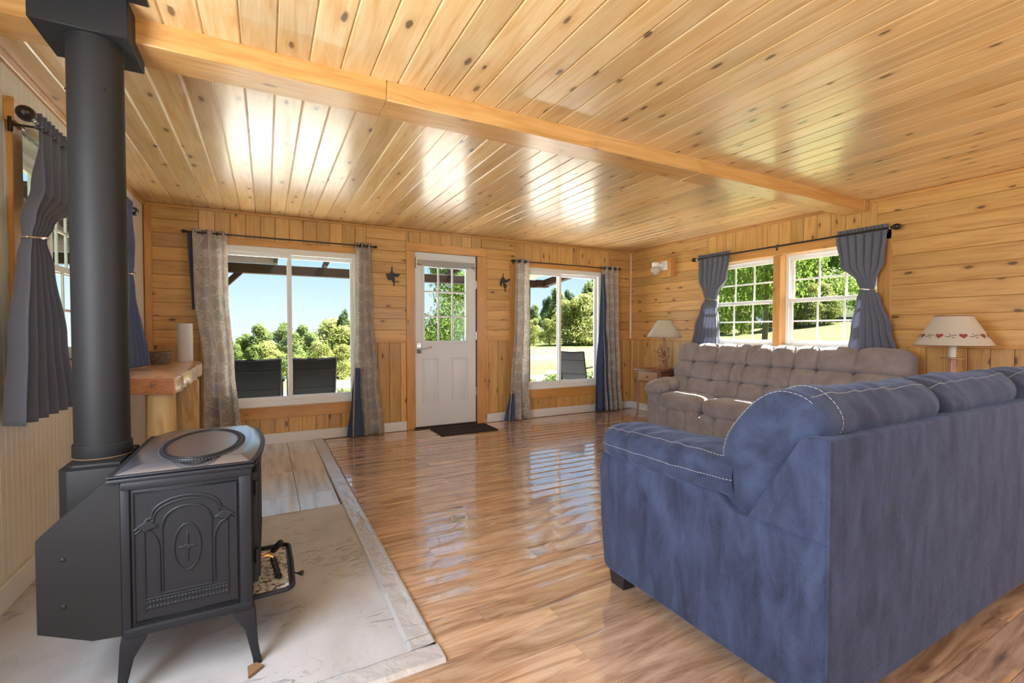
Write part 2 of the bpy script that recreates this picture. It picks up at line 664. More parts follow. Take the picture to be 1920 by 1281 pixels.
MAT['glass'] = make_glass(gloss=0.005)
MAT['screened_glass'] = make_glass('screened_glass', (0.80, 0.82, 0.80), 0.008)
MAT['jar_glass'] = plain('jar_glass', (0.80, 0.78, 0.74), 0.12, trans=0.6, bump=(30, 0.3))
MAT['frosted'] = plain('frosted_white', (0.72, 0.71, 0.74), 0.45)


def wood(name, c0, c1, c2, axis=(1, 9, 9), rough=0.45, coat=0.0):
    t = NT(name)
    a = t.noise(t.coords(axis), 2.0, 5, 0.6, 1.4)
    t.l(t.ramp(a, [(0.3, c0), (0.5, c1), (0.7, c2)]), t.b.inputs['Base Color'])
    t.set(rough=rough, coat=coat, coatr=0.15)
    t.bump(a, 0.12, 0.004)
    return t.m


MAT['log'] = wood('peeled_log', (0.42, 0.245, 0.085), (0.60, 0.39, 0.165), (0.70, 0.50, 0.25), (7, 7, 1.1), 0.5)
MAT['slab'] = wood('live_edge_slab', (0.52, 0.25, 0.12), (0.72, 0.42, 0.24), (0.80, 0.53, 0.34), (7, 1.2, 7), 0.3, 0.4)
MAT['slab_end'] = wood('slab_end_grain', (0.33, 0.115, 0.042), (0.47, 0.18, 0.065), (0.55, 0.23, 0.09), (6, 6, 30), 0.4)
MAT['cherry'] = wood('cherry_wood', (0.145, 0.050, 0.025), (0.225, 0.082, 0.040), (0.29, 0.115, 0.060), (1.2, 9, 9), 0.25, 0.4)
MAT['cherry_pale'] = wood('cherry_front', (0.30, 0.14, 0.07), (0.40, 0.20, 0.10), (0.48, 0.26, 0.14), (9, 1.2, 9), 0.3, 0.3)
MAT['turned_wood'] = wood('turned_wood', (0.34, 0.155, 0.085), (0.44, 0.22, 0.125), (0.54, 0.29, 0.17), (8, 8, 1.5), 0.35, 0.2)
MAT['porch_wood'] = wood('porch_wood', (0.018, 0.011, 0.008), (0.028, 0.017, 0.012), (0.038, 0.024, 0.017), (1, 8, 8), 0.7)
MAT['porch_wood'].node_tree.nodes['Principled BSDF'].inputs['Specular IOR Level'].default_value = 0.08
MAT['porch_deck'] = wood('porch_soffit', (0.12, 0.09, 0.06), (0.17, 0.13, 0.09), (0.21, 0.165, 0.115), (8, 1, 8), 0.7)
MAT['doormat'] = plain('doormat', (0.028, 0.028, 0.032), 0.95, bump=(300, 1.0, 0.004), vary=0.6)
MAT['sling'] = plain('patio_sling', (0.0035, 0.0055, 0.007), 0.6, spec=0.08, bump=(500, 0.4), vary=0.25)
MAT['sling_grey'] = plain('patio_sling_grey', (0.034, 0.036, 0.042), 0.6, spec=0.08, bump=(500, 0.4), vary=0.2)
MAT['patio_frame'] = plain('patio_frame', (0.006, 0.007, 0.008), 0.45, spec=0.1)
MAT['stone'] = plain('patio_stone', (0.70, 0.68, 0.64), 0.8, bump=(14, 0.5), vary=0.25)
MAT['boulder'] = plain('boulder', (0.22, 0.21, 0.195), 0.9, bump=(10, 0.8, 0.03), vary=0.45)
MAT['bark'] = plain('bark', (0.12, 0.095, 0.07), 0.9, bump=(20, 0.8, 0.03), vary=0.4)
MAT['birch_bark'] = plain('pale_bark', (0.42, 0.42, 0.42), 0.9, bump=(16, 0.8, 0.03), vary=0.5)


def leaf(name, c0, c1):
    t = NT(name)
    v = t.coords(rand=False)
    a = t.noise(v, 0.9, 3)
    b = t.noise(v, 6.0, 2)
    f = t.math('ADD', t.math('MULTIPLY', a, 0.6), t.math('MULTIPLY', b, 0.4))
    c = t.ramp(f, [(0.36, c0), (0.62, c1)])
    t.l(c, t.b.inputs['Base Color'])
    t.set(rough=0.65, spec=0.2)
    tr = t.n('ShaderNodeBsdfTranslucent')
    t.l(c, tr.inputs[0])
    mx = t.n('ShaderNodeMixShader')
    mx.inputs[0].default_value = 0.5
    t.l(t.b.outputs[0], mx.inputs[1])
    t.l(tr.outputs[0], mx.inputs[2])
    t.l(mx.outputs[0], t.t.nodes['Material Output'].inputs[0])
    return t.m


MAT['leaf_mid'] = leaf('leaf_mid', (0.080, 0.120, 0.024), (0.170, 0.225, 0.060))
MAT['leaf_lime'] = leaf('leaf_lime', (0.150, 0.175, 0.036), (0.265, 0.275, 0.085))
MAT['leaf_dark'] = leaf('leaf_dark', (0.034, 0.062, 0.022), (0.090, 0.140, 0.048))
MAT['leaf_vivid'] = leaf('leaf_vivid', (0.060, 0.115, 0.016), (0.155, 0.225, 0.040))


def make_grass():
    t = NT('lawn')
    v = t.coords(rand=False)
    a = t.noise(v, 0.12, 4, 0.6)
    b = t.noise(v, 18, 3)
    c = t.ramp(a, [(0.35, (0.105, 0.125, 0.028)), (0.55, (0.165, 0.170, 0.055)), (0.7, (0.205, 0.20, 0.095))])
    c = t.mix(t.math('MULTIPLY', b, 0.35), c, (0.065, 0.085, 0.018))
    t.l(c, t.b.inputs['Base Color'])
    t.set(rough=0.95, spec=0.1)
    t.bump(b, 0.6, 0.05)
    return t.m


MAT['grass'] = make_grass()

# ================================================================== SHELL
X_, Y_, Z_ = Vector((1, 0, 0)), Vector((0, 1, 0)), Vector((0, 0, 1))
_bm = {}


def frame_euler(xd, zd):
    yd = zd.cross(xd)
    return Matrix((xd, yd, zd)).transposed().to_euler()


def board(name, parent, origin, xd, zd, L, W, T, mat, ch=0.004):
    """flat board: local x along its grain, front face at local z = 0 facing zd, centred on origin"""
    key = (round(L, 3), round(W, 3), round(T, 3), ch, mat.name)
    if key not in _bm:
        h = W / 2
        poly = [(-h, -T), (h, -T), (h, -ch), (h - ch, 0), (-h + ch, 0), (-h, -ch)]
        _bm[key] = MB().prism(poly, 'x', -L / 2, L / 2).mesh(name, smooth=False)
    return link(name, _bm[key], mat, parent, origin, frame_euler(xd, zd))


def holes_panel(axis, c0, c1, a0, a1, z0, z1, holes):
    """wall slab between c0 and c1 (its normal axis), spanning a0..a1 and z0..z1, with rectangular openings"""
    mb = MB()
    As = sorted({a0, a1, *[h[0] for h in holes], *[h[1] for h in holes]})
    Zs = sorted({z0, z1, *[h[2] for h in holes], *[h[3] for h in holes]})
    for i in range(len(As) - 1):
        for j in range(len(Zs) - 1):
            ca, cz = (As[i] + As[i + 1]) / 2, (Zs[j] + Zs[j + 1]) / 2
            if any(h[0] < ca < h[1] and h[2] < cz < h[3] for h in holes):
                continue
            if axis == 'y':
                mb.box(As[i], As[i + 1], c0, c1, Zs[j], Zs[j + 1])
            else:
                mb.box(c0, c1, As[i], As[i + 1], Zs[j], Zs[j + 1])
    return mb


W1 = (-0.460, 0.905, 0.395, 1.990)
W2 = (2.870, 4.250, 0.385, 1.985)
DOOR = (1.525, 2.320, 0.0, 2.070)
RA = (3.090, 3.950, 0.985, 1.955)
RB = (2.130, 3.013, 0.985, 1.955)
LA = (2.875, 4.090, 0.985, 2.040)
LREAR1 = (0.30, 1.60, 0.78, 1.98)  # the REAR and RR openings are added out of view for fill lamps
LREAR2 = (-2.00, -0.70, 0.78, 1.98)
RREAR = (-2.25, -0.95, 0.78, 1.98)
RR1 = (-0.10, 1.60, 0.65, 2.05)
RR2 = (2.30, 4.00, 0.65, 2.05)
BT = 0.014

wall_back = struct(holes_panel('y', YB + BT, YB + 0.15, XL - 0.15, XR + 0.15, -0.2, CZ + 0.03, [W1, W2, DOOR]).build('wall_back', MAT['trim_pine'], smooth=False))
wall_right = struct(holes_panel('x', XR + BT, XR + 0.15, YR - 0.15, YB + BT, -0.2, CZ + 0.03, [RA, RB, RREAR]).build('wall_right', MAT['trim_pine'], smooth=False))
wall_left = struct(holes_panel('x', XL - 0.15, XL - BT, YR - 0.15, YB + BT, -0.2, CZ + 0.03, [LA, LREAR1, LREAR2]).build('wall_left', MAT['cream_paint'], smooth=False))
wall_rear = struct(holes_panel('y', YR - 0.15, YR, XL - 0.15, XR + 0.15, -0.2, CZ + 0.03, [RR1, RR2]).build('wall_rear', MAT['trim_pine'], smooth=False))
ceiling = struct(MB().box(XL - 0.15, XR + 0.15, YR - 0.15, YB + 0.15, CZ + 0.018, CZ + 0.14).build('ceiling', MAT['ceiling_pine'], smooth=False))
floor = struct(MB().box(XL - 0.02, XR + 0.02, YR, YB + 0.02, -0.12, -0.012).build('floor', MAT['floor'], smooth=False))


def h_boards(wall, axis, a0, a1, z0, z1, mat, phase=1.031):
    k = math.floor((z0 - phase) / PITCH)
    while phase + k * PITCH < z1 - 0.002:
        b0, b1 = max(z0, phase + k * PITCH), min(z1, phase + (k + 1) * PITCH)
        k += 1
        if b1 - b0 < 0.012:
            continue
        g = 0.0012
        ca, cz = (a0 + a1) / 2, (b0 + b1) / 2
        if axis == 'back':
            board('board', wall, (ca, YB, cz), X_, -Y_, a1 - a0, b1 - b0 - 2 * g, BT, mat)
        else:
            board('board', wall, (XR, ca, cz), Y_, -X_, a1 - a0, b1 - b0 - 2 * g, BT, mat)


def v_boards(wall, axis, a0, a1, z0, z1, mat, phase, pitch=0.1295):
    k = math.floor((a0 - phase) / pitch)
    while phase + k * pitch < a1 - 0.002:
        b0, b1 = max(a0, phase + k * pitch), min(a1, phase + (k + 1) * pitch)
        k += 1
        if b1 - b0 < 0.012:
            continue
        g = 0.0012
        ca, cz = (b0 + b1) / 2, (z0 + z1) / 2
        if axis == 'back':
            board('board', wall, (ca, YB, cz), Z_, -Y_, z1 - z0, b1 - b0 - 2 * g, BT, mat)
        else:
            board('board', wall, (XR, ca, cz), Z_, -X_, z1 - z0, b1 - b0 - 2 * g, BT, mat)


wp = MAT['wall_pine']
RAIL = 1.026
TOPZ = CZ - 0.002
# back wall
h_boards(wall_back, 'back', XL + 0.04, -0.553, RAIL, TOPZ, wp)
h_boards(wall_back, 'back', 0.995, 1.434, RAIL, TOPZ, wp)
h_boards(wall_back, 'back', 2.452, 2.782, RAIL, 2.055, wp)
h_boards(wall_back, 'back', 2.385, 2.86, 2.175, TOPZ, wp)
h_boards(wall_back, 'back', 2.452, 2.86, 2.055, 2.175, wp)
h_boards(wall_back, 'back', 4.338, XR, RAIL, 2.055, wp)
h_boards(wall_back, 'back', 4.41, XR, 2.055, TOPZ, wp)
v_boards(wall_back, 'back', -0.553, 0.995, 2.052, TOPZ, wp, -0.551)
v_boards(wall_back, 'back', 1.434, 2.385, 2.172, TOPZ, wp, 1.47)
v_boards(wall_back, 'back', 2.86, 4.41, 2.05, TOPZ, wp, 2.86)
v_boards(wall_back, 'back', XL, -0.553, 0.0, RAIL, wp, 0.074)
v_boards(wall_back, 'back', -0.553, 0.995, 0.0, 0.262, wp, 0.074)
v_boards(wall_back, 'back', 0.995, 1.434, 0.0, RAIL, wp, 0.074)
v_boards(wall_back, 'back', 2.452, 2.782, 0.0, RAIL, wp, 2.482)
v_boards(wall_back, 'back', 2.782, 4.338, 0.0, 0.256, wp, 2.482)
v_boards(wall_back, 'back', 4.338, XR, 0.0, RAIL, wp, 2.482)
# right wall
h_boards(wall_right, 'right', 4.035, YB, RAIL, 2.045, wp)
h_boards(wall_right, 'right', 3.939, YB, 2.045, TOPZ, wp)
h_boards(wall_right, 'right', -0.9, 2.03, RAIL, 2.045, wp)
h_boards(wall_right, 'right', -0.9, 2.144, 2.045, TOPZ, wp)
v_boards(wall_right, 'right', 2.144, 3.939, 2.045, TOPZ, wp, 2.144, 0.1285)
v_boards(wall_right, 'right', -0.8, 2.03, 0.0, RAIL, wp, 1.398, 0.1285)
v_boards(wall_right, 'right', 2.03, 4.035, 0.0, 0.905, wp, 1.398, 0.1285)
v_boards(wall_right, 'right', 4.035, YB, 0.0, RAIL, wp, 1.398, 0.1285)

# left wall: bead-board strips
k = 0
y = -0.95
while y < YB - 0.03:
    y1 = y + 0.0494
    segs = [(0.10, CZ - 0.002)]
    ym = (y + y1) / 2
    for hl in (LA, LREAR1):
        if hl[0] - 0.005 < ym < hl[1] + 0.005:
            segs = [(0.10, hl[2]), (hl[3], CZ - 0.002)]
    for z0, z1 in segs:
        board('bead_strip', wall_left, (XL, ym, (z0 + z1) / 2), Z_, X_, z1 - z0, 0.0478, BT, MAT['cream_paint'], 0.0032)
    y = y1

# ceiling boards
x = -0.846 - 0.1285
while x < XR - 0.01:
    x0, x1 = max(x, XL), min(x + 0.1285, XR)
    x += 0.1285
    if x1 - x0 < 0.012:
        continue
    for y0, y1 in ((YR, 2.216), (2.40, YB)):
        board('ceiling_board', ceiling, ((x0 + x1) / 2, (y0 + y1) / 2, CZ), Y_, -Z_, y1 - y0, x1 - x0 - 0.0012, 0.016, MAT['ceiling_pine'], 0.0058)

# the exposed beam across the ceiling, of two lengths scarfed end to end
beam = struct(empty('trim_1'), 'long pine beam crossing the ceiling from wall to wall')
bmb = MB().box(-1.15, 1.15, -0.0925, 0.0925, -0.0475, 0.0475)
link('beam_length', MB().box(-0.74, 0.74, -0.094, 0.094, -0.05, 0.05).mesh('beam_length', bevel=0.004), MAT['beam_pine'], beam, (-0.967 + 0.74 + 0.0, 2.308, 2.276))
link('beam_length', MB().box(-1.06, 1.06, -0.092, 0.092, -0.049, 0.049).mesh('beam_length', bevel=0.004), MAT['beam_pine'], beam, (0.513 + 1.06, 2.309, 2.277))
link('beam_length', MB().box(-1.06, 1.06, -0.0935, 0.0935, -0.050, 0.050).mesh('beam_length', bevel=0.004), MAT['beam_pine'], beam, (2.633 + 1.06, 2.308, 2.276))
link('beam_end', MB().box(-0.04, 0.04, -0.10, 0.10, -0.0505, 0.0505).mesh('beam_end', bevel=0.003), MAT['beam_pine'], beam, (4.772, 2.308, 2.277))

# thin mouldings
tp = MAT['trim_pine']


def trim(n, parts, mat=None, label=None):
    t = struct(empty('trim_%d' % n), label)
    for (nm, o, xd, zd, L, W, T) in parts:
        board(nm, t, o, Vector(xd), Vector(zd), L, W, T, mat or tp, 0.003)
    return t


trim(2, [('moulding', ((XL + XR) / 2, YB - 0.016, CZ - 0.014), X_, -Y_, XR - XL, 0.026, 0.016),
         ('moulding', (XR - 0.016, 3.85, CZ - 0.014), Y_, -X_, 2.90, 0.026, 0.016),
         ('moulding', (XR - 0.016, -0.40, CZ - 0.014), Y_, -X_, 5.2, 0.026, 0.016),
         ('moulding', (XL + 0.018, 3.85, CZ - 0.020), Y_, X_, 2.9, 0.038, 0.018),
         ('moulding', (XL + 0.018, -0.40, CZ - 0.020), Y_, X_, 5.2, 0.038, 0.018)], label='narrow pine moulding where walls meet the ceiling')
trim(3, [('chair_rail', (-0.742, YB - 0.012, RAIL), X_, -Y_, 0.36, 0.022, 0.012),
         ('chair_rail', (1.2145, YB - 0.012, RAIL), X_, -Y_, 0.439, 0.022, 0.012),
         ('chair_rail', (2.617, YB - 0.012, RAIL), X_, -Y_, 0.33, 0.022, 0.012),
         ('chair_rail', (4.577, YB - 0.012, RAIL), X_, -Y_, 0.476, 0.022, 0.012),
         ('chair_rail', (XR - 0.012, 4.66, RAIL), Y_, -X_, 1.25, 0.022, 0.012),
         ('chair_rail', (XR - 0.012, (2.03 + YR) / 2, RAIL), Y_, -X_, 2.03 - YR, 0.022, 0.012)], label='slim pine chair rail between horizontal and vertical boards')
trim(4, [('corner_post', (-0.936, YB - 0.018, 1.59), Z_, -Y_, 1.42, 0.055, 0.018),
         ('corner_post', (XR - 0.012, YB - 0.016, 1.66), Z_, (Vector((-1, -1, 0))).normalized(), 1.27, 0.03, 0.012)], label='upright pine corner strips beside the back wall')

# baseboards
bb = struct(empty('baseboard_back'))
for a0, a1 in ((XL, 1.432), (2.452, XR)):
    MB().box(a0, a1, YB - 0.016, YB - 0.001, 0.0, 0.106).build('baseboard_length', MAT['baseboard_white'], bb, bevel=0.003)
bl = struct(empty('baseboard_left'))
MB().box(XL + 0.001, XL + 0.016, YR, YB - 0.017, 0.0, 0.108).build('baseboard_length', MAT['white_paint'], bl, bevel=0.003)
br = struct(empty('baseboard_right'))
MB().box(XR - 0.016, XR - 0.001, YR, YB - 0.017, 0.0, 0.106).build('baseboard_length', MAT['baseboard_white'], br, bevel=0.003)

# ------------------------------------------------------------------ laminate planks
PW = 0.12
HX, HY = 0.542, 1.512      # hearth outer corner
JOINTS = {2: 0.76, 1: 1.03, -1: 0.99, 5: 1.21, 7: 0.75, 4: 1.47, 3: 0.52, 6: 1.66}
_pm = {}


def plank(x0, x1, y0, amp):
    L = x1 - x0
    key = (round(L, 2), round(amp, 5))
    if key not in _pm:
        nx = max(4, int(L / 0.1))
        prof = [-1, -0.985, -0.7, -0.35, 0, 0.35, 0.7, 0.985, 1]
        mb = MB()
        r2 = random.Random(len(_pm))
        ph = r2.uniform(0, 6)

        def fn(u, v):
            i = min(8, int(round(v * 8)))
            s = prof[i]
            lx = u * 2 - 1
            env = (1 - abs(lx) ** 3) * (0.65 + 0.35 * math.sin(5 * lx + ph))
            z = -0.0010 if abs(s) > 0.99 else amp * (abs(s) ** 2.2) * env
            return ((u - 0.5) * (L - 0.0012), s * (PW / 2 - 0.0006), z)
        mb.grid(fn, nx, 8)
        q = len(mb.v)
        mb.box(-(L - 0.0012) / 2, (L - 0.0012) / 2, -PW / 2 + 0.0006, PW / 2 - 0.0006, -0.012, -0.0011)
        _pm[key] = mb.mesh('plank', angle=60)
    link('plank', _pm[key], MAT['floor'], floor, ((x0 + x1) / 2, y0 + PW / 2, 0))


for k in range(-17, 33):
    y0 = 1.396 + PW * k
    if y0 + PW > YB + 0.03:
        break
    xs = HX if y0 + 0.5 * PW > HY else XL
    j = JOINTS.get(k, rnd.uniform(0.4, 1.6))
    xj = j - 1.2 * math.ceil((j - xs) / 1.2) + 1.2
    cuts = [xs]
    while xj < XR - 0.05:
        if xj - cuts[-1] > 0.06:
            cuts.append(round(xj, 2))
        xj += 1.2
    cuts.append(XR)
    near = smoothstep(3.6, 2.2, y0)
    for a, b in zip(cuts, cuts[1:]):
        plank(a, b, y0, rnd.choice([0.0016, 0.0024, 0.0032]) * near + rnd.choice([0.0002, 0.0005]))

# ------------------------------------------------------------------ hearth
hearth = struct(empty('floor_hearth'), 'bare concrete hearth with grey tiles and a foil edging strip')


def slab_fn(x0, x1, y0, y1):
    def fn(u, v):
        xx, yy = x0 + (x1 - x0) * u, y0 + (y1 - y0) * v
        n1 = noise.noise(Vector((xx * 3, yy * 3, 1.7)))
        n2 = noise.noise(Vector((xx * 11, yy * 4.0, 4.1)))
        return (xx, yy, 0.001 + 0.0015 * n1 + 0.003 * max(0, n2 - 0.25))
    return fn


MB().grid(slab_fn(XL, 0.445, 1.56, 3.225), 70, 80).build('concrete_slab', MAT['concrete'], hearth, angle=80)
tx = [XL, -0.56, -0.012 - 0.36 + 0.0, 0.186, 0.428]
tx = [XL, -0.40, 0.186, 0.428]
ty = [3.225, 3.55, 4.16, 4.72, YB - 0.016]
for i in range(len(tx) - 1):
    for j in range(len(ty) - 1):
        MB().box(tx[i] + 0.0015, tx[i + 1] - 0.0015, ty[j] + 0.0015, ty[j + 1] - 0.0015, -0.01, 0.004).build('tile', MAT['tile'], hearth, bevel=0.0012)


def foil(y0, y1):
    def fn(u, v):
        yy = y0 + (y1 - y0) * v
        if u < 0.06:
            xx, z = 0.440, 0.003
        elif u > 0.94:
            xx, z = HX + 0.002, 0.001
        else:
            xx = 0.440 + (HX - 0.440) * u
            z = 0.013 + 0.0035 * noise.noise(Vector((xx * 22, yy * 13, 2)))
            if u > 0.8:
                z += 0.002
        return (xx - 0.012 * smoothstep(2, 5.2, yy), yy, z)
    return MB().grid(fn, 16, max(8, int((y1 - y0) / 0.015))).build('foil_strip', MAT['foil'], hearth, angle=80)


foil(1.605, 1.664)
foil(1.666, 2.894)
foil(2.896, 4.12)
foil(4.122, YB - 0.017)


def foil2(u, v):
    xx = XL + (HX - XL) * u
    yy = 1.508 + 0.098 * v
    if v < 0.07:
        return (xx, 1.507, 0.0005)
    return (xx, yy, 0.0145 + 0.003 * noise.noise(Vector((xx * 12, yy * 20, 7))) - (0.011 if v > 0.95 else 0))


MB().grid(foil2, 110, 14).build('foil_strip', MAT['foil'], hearth, angle=80)


# ------------------------------------------------------------------ windows and door
def bar(name, parent, x0, x1, y0, y1, z0, z1, mat, bev=0.003):
    return MB().box(x0, x1, y0, y1, z0, z1).build(name, mat, parent, bevel=bev)


def picture_window(n, w, label):
    x0, x1, z0, z1 = w
    t = struct(empty('window_%d' % n), label)
    v = MAT['white_vinyl']
    ya, yb = YB - 0.012, YB + 0.09
    bar('frame', t, x0, x1, ya, yb, z1 - 0.062, z1, v)
    bar('frame', t, x0, x1, ya, yb, z0, z0 + 0.048, v)
    bar('frame', t, x0, x0 + 0.045, ya, yb, z0 + 0.048, z1 - 0.062, v)
    bar('frame', t, x1 - 0.045, x1, ya, yb, z0 + 0.048, z1 - 0.062, v)
    bar('sill', t, x0 - 0.0, x1 + 0.0, YB - 0.028, YB + 0.02, z0 - 0.012, z0 + 0.012, v)
    xm = (x0 + x1) / 2
    for a0, a1, yo in ((x0 + 0.045, xm + 0.022, 0.022), (xm - 0.022, x1 - 0.045, 0.052)):
        y0, y1 = YB + yo - 0.014, YB + yo + 0.014
        b0, b1 = z0 + 0.048, z1 - 0.062
        s = empty('sash', parent=t)
        bar('rail', s, a0, a1, y0, y1, b1 - 0.034, b1, v)
        bar('rail', s, a0, a1, y0, y1, b0, b0 + 0.036, v)
        bar('stile', s, a0, a0 + 0.036, y0, y1, b0 + 0.036, b1 - 0.034, v)
        bar('stile', s, a1 - 0.036, a1, y0, y1, b0 + 0.036, b1 - 0.034, v)
        MB().box(a0 + 0.03, a1 - 0.03, YB + yo - 0.002, YB + yo + 0.002, b0 + 0.03, b1 - 0.03).build('glass_pane', MAT['glass'], s, smooth=False)
    # pine casing
    cy = YB - 0.014
    board('casing', t, (xm, cy, z1 + 0.031), X_, -Y_, x1 - x0 + 0.18, 0.062, 0.016, tp, 0.003)
    board('casing', t, (xm, cy, z0 - 0.072), X_, -Y_, x1 - x0 + 0.18, 0.126, 0.016, tp, 0.003)
    for c in (x0 - 0.045, x1 + 0.045):
        board('casing', t, (c, cy, (z0 + z1) / 2), Z_, -Y_, z1 - z0, 0.09, 0.016, tp, 0.003)
    return t


picture_window(1, W1, 'white sliding picture window left of the door')
picture_window(2, W2, 'white sliding picture window right of the door')


def hung_window(n, w, label, side, glass2):
    """double hung unit in the right (side=1) or left (side=-1) wall, w = (y0, y1, z0, z1)"""
    y0, y1, z0, z1 = w
    t = struct(empty('window_%d' % n), label)
    v = MAT['white_vinyl']
    base = XR if side > 0 else XL

    def B(name, par, d0, d1, a0, a1, b0, b1, mat=v, bev=0.002):
        xs = sorted((base + side * d0, base + side * d1))
        return bar(name, par, xs[0], xs[1], a0, a1, b0, b1, mat, bev)
    B('frame', t, 0.085, 0.145, y0, y1, z1 - 0.028, z1)
    B('frame', t, 0.085, 0.145, y0, y1, z0, z0 + 0.03)
    B('frame', t, 0.085, 0.145, y0, y0 + 0.032, z0 + 0.03, z1 - 0.028)
    B('frame', t, 0.085, 0.145, y1 - 0.032, y1, z0 + 0.03, z1 - 0.028)
    zm = z0 + (z1 - z0) * 0.497
    for b0, b1, d, g in ((zm - 0.02, z1 - 0.03, 0.126, 'upper'), (z0 + 0.03, zm + 0.022, 0.102, 'lower')):
        s = empty('sash', parent=t)
        a0, a1 = y0 + 0.034, y1 - 0.034
        B('rail', s, d - 0.012, d + 0.012, a0, a1, b1 - 0.036, b1)
        B('rail', s, d - 0.012, d + 0.012, a0, a1, b0, b0 + 0.036)
        B('stile', s, d - 0.012, d + 0.012, a0, a0 + 0.036, b0 + 0.036, b1 - 0.036)
        B('stile', s, d - 0.012, d + 0.012, a1 - 0.036, a1, b0 + 0.036, b1 - 0.036)
        g0, g1, h0, h1 = a0 + 0.036, a1 - 0.036, b0 + 0.036, b1 - 0.036
        for q in (1, 2):
            c = g0 + (g1 - g0) * q / 3
            B('muntin', s, d - 0.006, d + 0.006, c - 0.008, c + 0.008, h0, h1, bev=0.001)
        c = (h0 + h1) / 2
        B('muntin', s, d - 0.0055, d + 0.0055, g0, g1, c - 0.008, c + 0.008, bev=0.001)
        B('glass_pane', s, d - 0.0015, d + 0.0015, g0 - 0.004, g1 + 0.004, h0 - 0.004, h1 + 0.004,
          MAT['screened_glass'] if g == 'lower' and glass2 else MAT['glass'], 0)
    return t


hung_window(3, RA, 'white double hung window of six panes a sash, far half of the pair behind the grey sofa', 1, True)
hung_window(4, RB, 'white double hung window of six panes a sash, near half of the pair behind the grey sofa', 1, True)
hung_window(5, (LA[0], 3.46, LA[2], LA[3]), 'white double hung window behind the stovepipe, near half', -1, False)
hung_window(6, (3.50, LA[1], LA[2], LA[3]), 'white double hung window behind the stovepipe, far half', -1, False)

# pine casing and reveals of the pair on the right
t = struct(empty('trim_5'), 'broad pine casing around the pair of windows on the right wall')
cx = XR - 0.016
board('casing', t, (cx, 2.08, 1.49), Z_, -X_, 1.09, 0.105, 0.016, tp, 0.003)
board('casing', t, (cx, 3.99, 1.49), Z_, -X_, 1.09, 0.085, 0.016, tp, 0.003)
board('casing', t, (cx, 3.03, 1.995), Y_, -X_, 2.00, 0.088, 0.017, tp, 0.003)
board('mullion', t, (cx, 3.0515, 1.465), Z_, -X_, 0.96, 0.079, 0.017, tp, 0.003)
board('stool', t, (XR + 0.035, 3.03, 0.985), Y_, Z_, 1.98, 0.13, 0.022, MAT['white_vinyl'], 0.003)
board('apron', t, (cx, 3.03, 0.933), Y_, -X_, 2.00, 0.06, 0.016, tp, 0.003)
for yy, d in ((2.1315, 1), (3.0115, -1), (3.0915, 1), (3.9485, -1)):
    board('jamb', t, (XR + 0.043, yy, 1.465), Z_, Vector((0, d, 0)), 0.94, 0.086, 0.012, tp, 0.001)
for yy, L in ((2.5715, 0.88), (3.52, 0.855)):
    board('jamb', t, (XR + 0.043, yy, 1.953), Y_, -Z_, L, 0.086, 0.012, tp, 0.001)

# casing of the left window
t = struct(empty('trim_6'), 'weathered pine casing around the left wall window')
board('casing', t, (XL + 0.018, 2.825, 1.50), Z_, X_, 1.12, 0.10, 0.018, tp, 0.003)
board('casing', t, (XL + 0.018, 4.14, 1.50), Z_, X_, 1.12, 0.10, 0.018, MAT['cream_paint'], 0.003)
board('casing', t, (XL + 0.018, 3.48, 2.095), Y_, X_, 1.42, 0.09, 0.018, MAT['cream_paint'], 0.003)
board('corner_block', t, (XL + 0.034, 2.815, 2.095), Y_, X_, 0.12, 0.10, 0.034, tp, 0.004)
board('stool', t, (XL + 0.005, 3.45, 0.985), Y_, Z_, 1.46, 0.15, 0.065, tp, 0.006)
board('mullion', t, (XL - 0.10, 3.48, 1.51), Z_, X_, 1.06, 0.04, 0.04, MAT['white_vinyl'], 0.002)
for yy, d in ((LA[0] + 0.001, 1), (LA[1] - 0.001, -1)):
    board('jamb', t, (XL - 0.04, yy, 1.51), Z_, Vector((0, d, 0)), 1.05, 0.10, 0.012, MAT['white_vinyl'], 0.001)

# unglazed window frames added out of view around the fill lamps
for n, (ax, w) in enumerate((('l', LREAR1), ('l', LREAR2), ('q', RREAR), ('r', RR1), ('r', RR2))):
    t = struct(empty('window_%d' % (7 + n)), 'added unseen window frame around a fill lamp')
    v = MAT['white_vinyl']
    a0, a1, z0, z1 = w
    for p0, p1, q0, q1 in ((a0, a1, z0, z0 + 0.05), (a0, a1, z1 - 0.05, z1), (a0, a0 + 0.05, z0 + 0.05, z1 - 0.05), (a1 - 0.05, a1, z0 + 0.05, z1 - 0.05)):
        if ax == 'l':
            bar('frame', t, XL - 0.12, XL - 0.04, p0, p1, q0, q1, v)
        elif ax == 'q':
            bar('frame', t, XR + 0.04, XR + 0.12, p0, p1, q0, q1, v)
        else:
            bar('frame', t, p0, p1, YR - 0.12, YR - 0.05, q0, q1, v)

